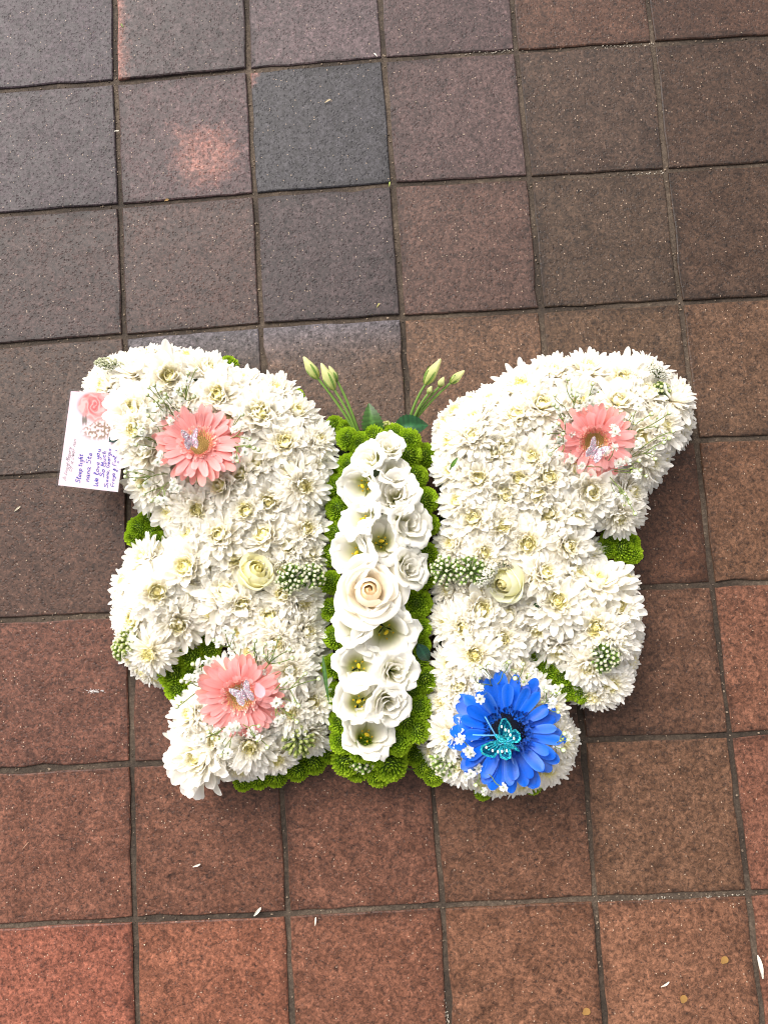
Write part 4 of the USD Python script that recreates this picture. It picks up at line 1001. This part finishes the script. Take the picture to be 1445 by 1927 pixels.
over(smooth01(110, 60, np.hypot(X_ - 1000, (Y_ - 710) * 1.4)) * .8, lin(150, 140, 118))
P = np.stack([uu * CL, vv * CWD, np.full_like(uu, NS * .0004)], -1).reshape(-1, 3)
fc = grid_faces(gu, gv)
if NS < 0: pass
M_PRINT = usdkit.material(stage, '/World/Looks/card_print', {'c': ('attribute', {'attribute': 'col'}), 'p': ('principled_bsdf', {'roughness': .35, 'specular_ior_level': .5})}, [('c.color', 'p.base_color')], surface='p.BSDF')
bx = trimesh.creation.box((CL, CWD, .0006)); bx.apply_translation((CL / 2, CWD / 2, 0))
put('card_sheet', (bx.vertices, bx.faces), plain('card_white', (.8, .77, .78), .4), card, smooth=False)
put('printed_face', (P, fc), M_PRINT, card, img.reshape(-1, 3))
M_CELLO = usdkit.material(stage, '/World/Looks/cellophane', {'t': ('transparent_bsdf', {'color': (.97, .97, .98)}), 'g': ('glossy_bsdf', {'roughness': .12}), 'f': ('fresnel', {'IOR': 1.18}),
    'm': ('mix_closure', {})}, [('f.fac', 'm.fac'), ('t.BSDF', 'm.closure1'), ('g.BSDF', 'm.closure2')], surface='m.closure')
ce = trimesh.creation.box((CL * 1.035, CWD * 1.05, .0002)); ce.apply_translation((CL * .505, CWD * .495, NS * .0013))
put('clear_sleeve', (ce.vertices, ce.faces), M_CELLO, card, smooth=False)
# a one line hand: strokes on a unit grid (x height .5)
GL = {'S': [[(.5,.85),(.35,1),(.12,.92),(.1,.72),(.3,.55),(.48,.38),(.42,.1),(.2,0),(.02,.12)]], 'l': [[(.05,.3),(.25,.75),(.25,1),(.12,.95),(.1,.3),(.18,0),(.32,.1)]],
 'e': [[(.02,.22),(.3,.3),(.28,.48),(.12,.48),(.03,.25),(.12,.02),(.36,.1)]], 'p': [[(.08,.5),(.06,-.4)],[(.07,.4),(.22,.5),(.36,.36),(.28,.08),(.08,.05)]],
 't': [[(.15,.85),(.12,.15),(.2,0),(.32,.08)],[(0,.55),(.32,.58)]], 'i': [[(.08,.5),(.08,.1),(.16,0),(.24,.08)],[(.1,.7),(.12,.74)]],
 'g': [[(.34,.45),(.15,.5),(.03,.28),(.12,.05),(.32,.2),(.34,.48),(.32,-.25),(.18,-.42),(.02,-.3)]], 'h': [[(.08,1),(.06,0)],[(.06,.3),(.2,.48),(.3,.4),(.3,.1),(.38,0)]],
 'N': [[(.05,0),(.08,.55),(.1,.4),(.25,.6),(.34,.5),(.36,0)]], 'a': [[(.32,.45),(.14,.5),(.02,.25),(.12,.02),(.3,.2),(.33,.48),(.32,.1),(.42,.02)]],
 'n': [[(.05,.5),(.05,0)],[(.05,.3),(.2,.5),(.3,.4),(.31,.0)]], 's': [[(.28,.42),(.15,.5),(.05,.38),(.25,.18),(.2,.02),(.02,.06)]],
 'W': [[(.02,1),(.06,.25),(.14,.02),(.3,.35),(.34,.6),(.36,.2),(.5,.02),(.64,.5),(.62,.95)]], 'o': [[(.2,.5),(.05,.36),(.05,.12),(.2,0),(.34,.14),(.34,.38),(.2,.5),(.4,.46)]],
 'v': [[(.02,.5),(.16,0),(.34,.5)]], 'y': [[(.04,.5),(.06,.18),(.2,.1),(.34,.3)],[(.36,.52),(.32,-.2),(.18,-.42),(.02,-.3)]], 'u': [[(.04,.5),(.05,.12),(.18,.0),(.32,.2)],[(.34,.5),(.34,.1),(.42,0)]],
 'M': [[(.02,0),(.1,1),(.26,.4),(.42,1),(.46,.1),(.54,0)]], 'c': [[(.32,.42),(.16,.5),(.03,.25),(.14,.02),(.34,.1)]], 'r': [[(.06,.5),(.06,0)],[(.06,.3),(.18,.5),(.3,.45)]],
 'G': [[(.5,.85),(.3,1),(.06,.65),(.1,.15),(.34,.02),(.5,.3),(.5,.42),(.3,.4)]], 'f': [[(.36,.92),(.24,1),(.15,.8),(.14,-.3)],[(.0,.48),(.32,.52)]], 'F': [[(.5,1),(.12,.95),(.1,0)],[(.1,.5),(.4,.55)]],
 '&': [[(.4,.1),(.1,.5),(.14,.62),(.28,.55),(.04,.2),(.14,.0),(.4,.3)]], 'x': [[(.04,.48),(.34,.02)],[(.34,.5),(.02,.0)]], ',': [[(.08,.08),(.02,-.16)]],
 'I': [[(.05,.9),(.3,1),(.2,.5),(.16,.0),(.0,.1)]], 'L': [[(.4,.85),(.3,1),(.2,.7),(.15,.15),(.04,.05),(.2,.1),(.45,.0)]], 'm': [[(.04,.5),(.04,0)],[(.04,.3),(.16,.5),(.24,.4),(.24,0)],[(.24,.3),(.36,.5),(.45,.4),(.46,0)]],
 'O': [[(.3,1),(.06,.7),(.06,.2),(.28,0),(.52,.3),(.5,.8),(.3,1),(.2,.8)]], 'D': [[(.15,1),(.12,0),(.35,.05),(.55,.4),(.45,.85),(.1,1)]], 'd': [[(.3,.45),(.14,.5),(.03,.25),(.14,0),(.3,.2),(.36,1),(.32,.1),(.4,0)]]}
ADV = {k: max(max(p[0] for p in s) for s in v) + .12 for k, v in GL.items()}
def write(text, p0, p1, size, mat, name, wid, seed, slant=.18, raised=.0):
    """text from crop position p0 to p1 along the writing direction, capitals about size metres tall"""
    r = np.random.default_rng(seed); a, b = crop2uv(*p0), crop2uv(*p1)
    a = a * [CL, CWD]; b = b * [CL, CWD]; d = b - a; total = sum(ADV.get(c, .3) for c in text); sx = np.linalg.norm(d) / total; d /= np.linalg.norm(d)
    up = np.array([d[1], -d[0]]); up = up if up[1] < 0 else -up  # capitals point to the card's left edge
    x = 0; out = []
    for c in text:
        if c == ' ': x += .3; continue
        jy = r.normal(0, .05); js = r.uniform(.9, 1.1)
        for stroke in GL[c]:
            q = np.array(stroke, float); t = np.linspace(0, len(q) - 1, (len(q) - 1) * 5 + 1)
            if len(q) > 2:
                from scipy.interpolate import CubicSpline
                q = CubicSpline(np.arange(len(q)), q)(t)
            q = q + r.normal(0, .006, q.shape)
            pts = a + np.outer((q[:, 0] * js + x) * sx + q[:, 1] * slant * size, d) + np.outer((q[:, 1] + jy) * size, up)
            P3 = np.c_[pts, np.full(len(pts), NS * .0006)]
            n = len(P3); tt = np.gradient(P3[:, :2], axis=0); tt /= np.linalg.norm(tt, axis=1, keepdims=True) + 1e-12
            nn = np.c_[-tt[:, 1], tt[:, 0], np.zeros(n)] * wid / 2 * r.uniform(.85, 1.15)
            out.append((np.vstack([P3 - nn, P3 + nn]), np.array([(i, i + 1, n + i + 1) for i in range(n - 1)] + [(i, n + i + 1, n + i) for i in range(n - 1)]), (1, 1, 1)))
        x += ADV[c]
    V, Fc, _ = cat(out); put(name, (V, Fc), mat, card, smooth=False)
M_INK = plain('blue_ink', (.03, .025, .36), .6); M_GREY = plain('grey_print', (.20, .17, .19), .6)
write('In Loving Memory', (205, 1625), (300, 1075), .0042, M_GREY, 'printed_lettering', .00042, 1, .5)
write('Of a Dear Nan', (305, 1480), (385, 945), .0046, M_GREY, 'printed_lettering', .00042, 2, .5)
write('Sleep tight', (455, 1665), (505, 1190), .0060, M_INK, 'handwriting', .00078, 3)
write('Nana Ste', (600, 1650), (640, 1165), .0060, M_INK, 'handwriting', .00078, 4)
write('We love you', (745, 1725), (785, 1105), .0060, M_INK, 'handwriting', .00078, 5)
write('So Much', (845, 1575), (880, 1145), .0052, M_INK, 'handwriting', .00078, 6)
write('Sienna, Georgia', (905, 1745), (960, 1110), .0046, M_INK, 'handwriting', .00068, 7)
write('Freya & Finley', (1005, 1740), (1060, 1145), .0046, M_INK, 'handwriting', .00068, 8)
write('x x x', (1065, 1500), (1090, 1320), .0036, M_INK, 'handwriting', .00068, 9)
pk = thing('card_pick', 'dark green plastic card pick gripping the right side of the memorial card', 'card pick', xform(np.array([eu, ev, np.cross(eu, ev)]), cBL))
pu, pv = crop2uv(1040, 960)
b1 = trimesh.creation.box((.0085, .020, .0012)); b1.apply_translation((pu * CL, pv * CWD + .004, NS * .0026))
put('clip', (b1.vertices, b1.faces), M_CLIP, pk, smooth=False)
v, f = tube([(pu * CL, pv * CWD + .004, NS * .001), (pu * CL, pv * CWD + .018, -NS * .014), (pu * CL, pv * CWD + .05, -NS * .05)], .0016, 6); put('stalk', (v, f), M_CLIP, pk)

# ------------------------------------------------------------------ things lying on the tiles
M_DRY = petal_mat('dry_bits', trans=.1, rough=.6)
def litter(px, py, L, W, deg, label, col, name='fallen_petal', cat_='petal', curl=.5, cup=.6):
    v, f, c = petals(np.array([0.]), 0, 0, L, W, 1.35, curl, cup=cup, ns=7, nw=4, tip=1.8, c0=np.array(col) * .8, c1=col)[0]
    v = v - v.mean(0); v[:, 2] -= v[:, 2].min() - .0012
    x = thing(name, label, cat_, xform(frame((0, 0, 1), imgdir(deg)), at(px, py, 0))); put('blade', (v, f), M_DRY, x, c)
WH = (.80, .77, .66)
litter(618, 190, .0085, .0022, 30, 'pale seed husk on the blue grey tile near the top', (.62, .52, .34), 'seed_husk', 'husk')
litter(221, 247, .006, .0016, 5, 'pale sliver in the joint at upper left', WH)
litter(706, 103, .006, .0016, 130, 'pale sliver near the top centre joint crossing', WH)
litter(372, 1628, .0085, .0022, 20, 'curved white petal on the red tile at lower left', WH)
litter(486, 1714, .011, .0032, 50, 'white petal lying on the bottom joint left of centre', WH)
litter(594, 1732, .0085, .0020, 85, 'thin white petal just under the bottom joint', WH)
litter(1428, 1815, .023, .0042, 100, 'long white petal at the lower right corner', WH)
litter(1252, 1851, .010, .0022, 30, 'bent white petal on the lower right tile', WH)
litter(35, 957, .0085, .0022, 40, 'pale petal sliver on the left tile below the card', (.62, .56, .42))
litter(50, 1590, .010, .0008, 50, 'dry stalk on the lower left tile', (.48, .30, .2), 'dry_stalk', 'stalk')
litter(733, 346, .006, .0020, 80, 'green scrap in the joint above the butterfly', (.35, .42, .10), 'leaf_scrap', 'scrap')
litter(230, 48, .006, .0016, 120, 'green scrap on the top row tile at left', (.20, .30, .08), 'leaf_scrap', 'scrap')
litter(712, 574, .006, .0016, 60, 'yellow green scrap above the antennae', (.45, .42, .15), 'leaf_scrap', 'scrap')
litter(315, 377, .005, .003, 20, 'ochre crumb on the joint at upper left', (.36, .22, .08), 'leaf_scrap', 'scrap')
for px, py, lab in ((1103, 1902, 'ochre flake at the bottom of the right of centre tile'), (1285, 1878, 'ochre flake near the bottom right'), (1362, 1805, 'ochre flake beside the long white petal')):
    litter(px, py, .0085, .0075, 40 + px % 50, lab, (.36, .20, .06), 'ochre_flake', 'flake', .22, .08)
r = np.random.default_rng(77); cr = []
for _ in range(420):
    px, py = r.uniform(0, 1445), r.uniform(0, 1927)
    if r.random() < .35 and py > 700: continue
    cr.append((*ball(at(px, py, .0008), r.uniform(.00025, .0007), ICO0, r.uniform(.6, 1.4, 3)), np.array([.66, .55, .40]) * r.uniform(.55, 1.1)))
for _ in range(60):                                             # a scuffed white mark and crumbs in the joints
    cr.append((*ball(at(r.normal(178, 9), r.normal(1301, 1.6), .0006), r.uniform(.0003, .0006), ICO0, (1.6, .6, .5)), (.7, .68, .66)))
for (x0, y0, x1, y1) in ((1120, 340, 1250, 322), (860, 104, 980, 92), (1110, 92, 1230, 82), (830, 1860, 843, 1925), (1120, 1698, 1400, 1684), (1040, 1552, 1060, 1564)):
    for _ in range(40):
        t = r.random(); cr.append((*ball(at(x0 + (x1 - x0) * t + r.normal(0, 2), y0 + (y1 - y0) * t + r.normal(0, 2), -.0015), r.uniform(.0004, .0010), ICO0), np.array([.45, .40, .33]) * r.uniform(.6, 1.2)))
for (i, j) in [(a, b) for a in range(-1, 6) for b in range(-1, 7)]:        # crumbs and dirt in the joints
    for other in ((i + 1, j), (i, j + 1)):
        A, B2 = joint(i, j), joint(*other)
        for _ in range(int(r.integers(2, 16))):
            p = A + (B2 - A) * r.random() + r.normal(0, .0012, 2)
            cr.append((*ball((p[0], p[1], -.002), r.uniform(.0004, .0012), ICO0, r.uniform(.7, 1.4, 3)), np.array([.16, .12, .085]) * r.uniform(.4, 2.0)))
V, Fc, C = cat(cr)
tag(put('grit', (V, Fc), M_DRY, None, C, smooth=False), 'pale grit and crumbs sprinkled over the tiles', 'grit', kind='stuff')
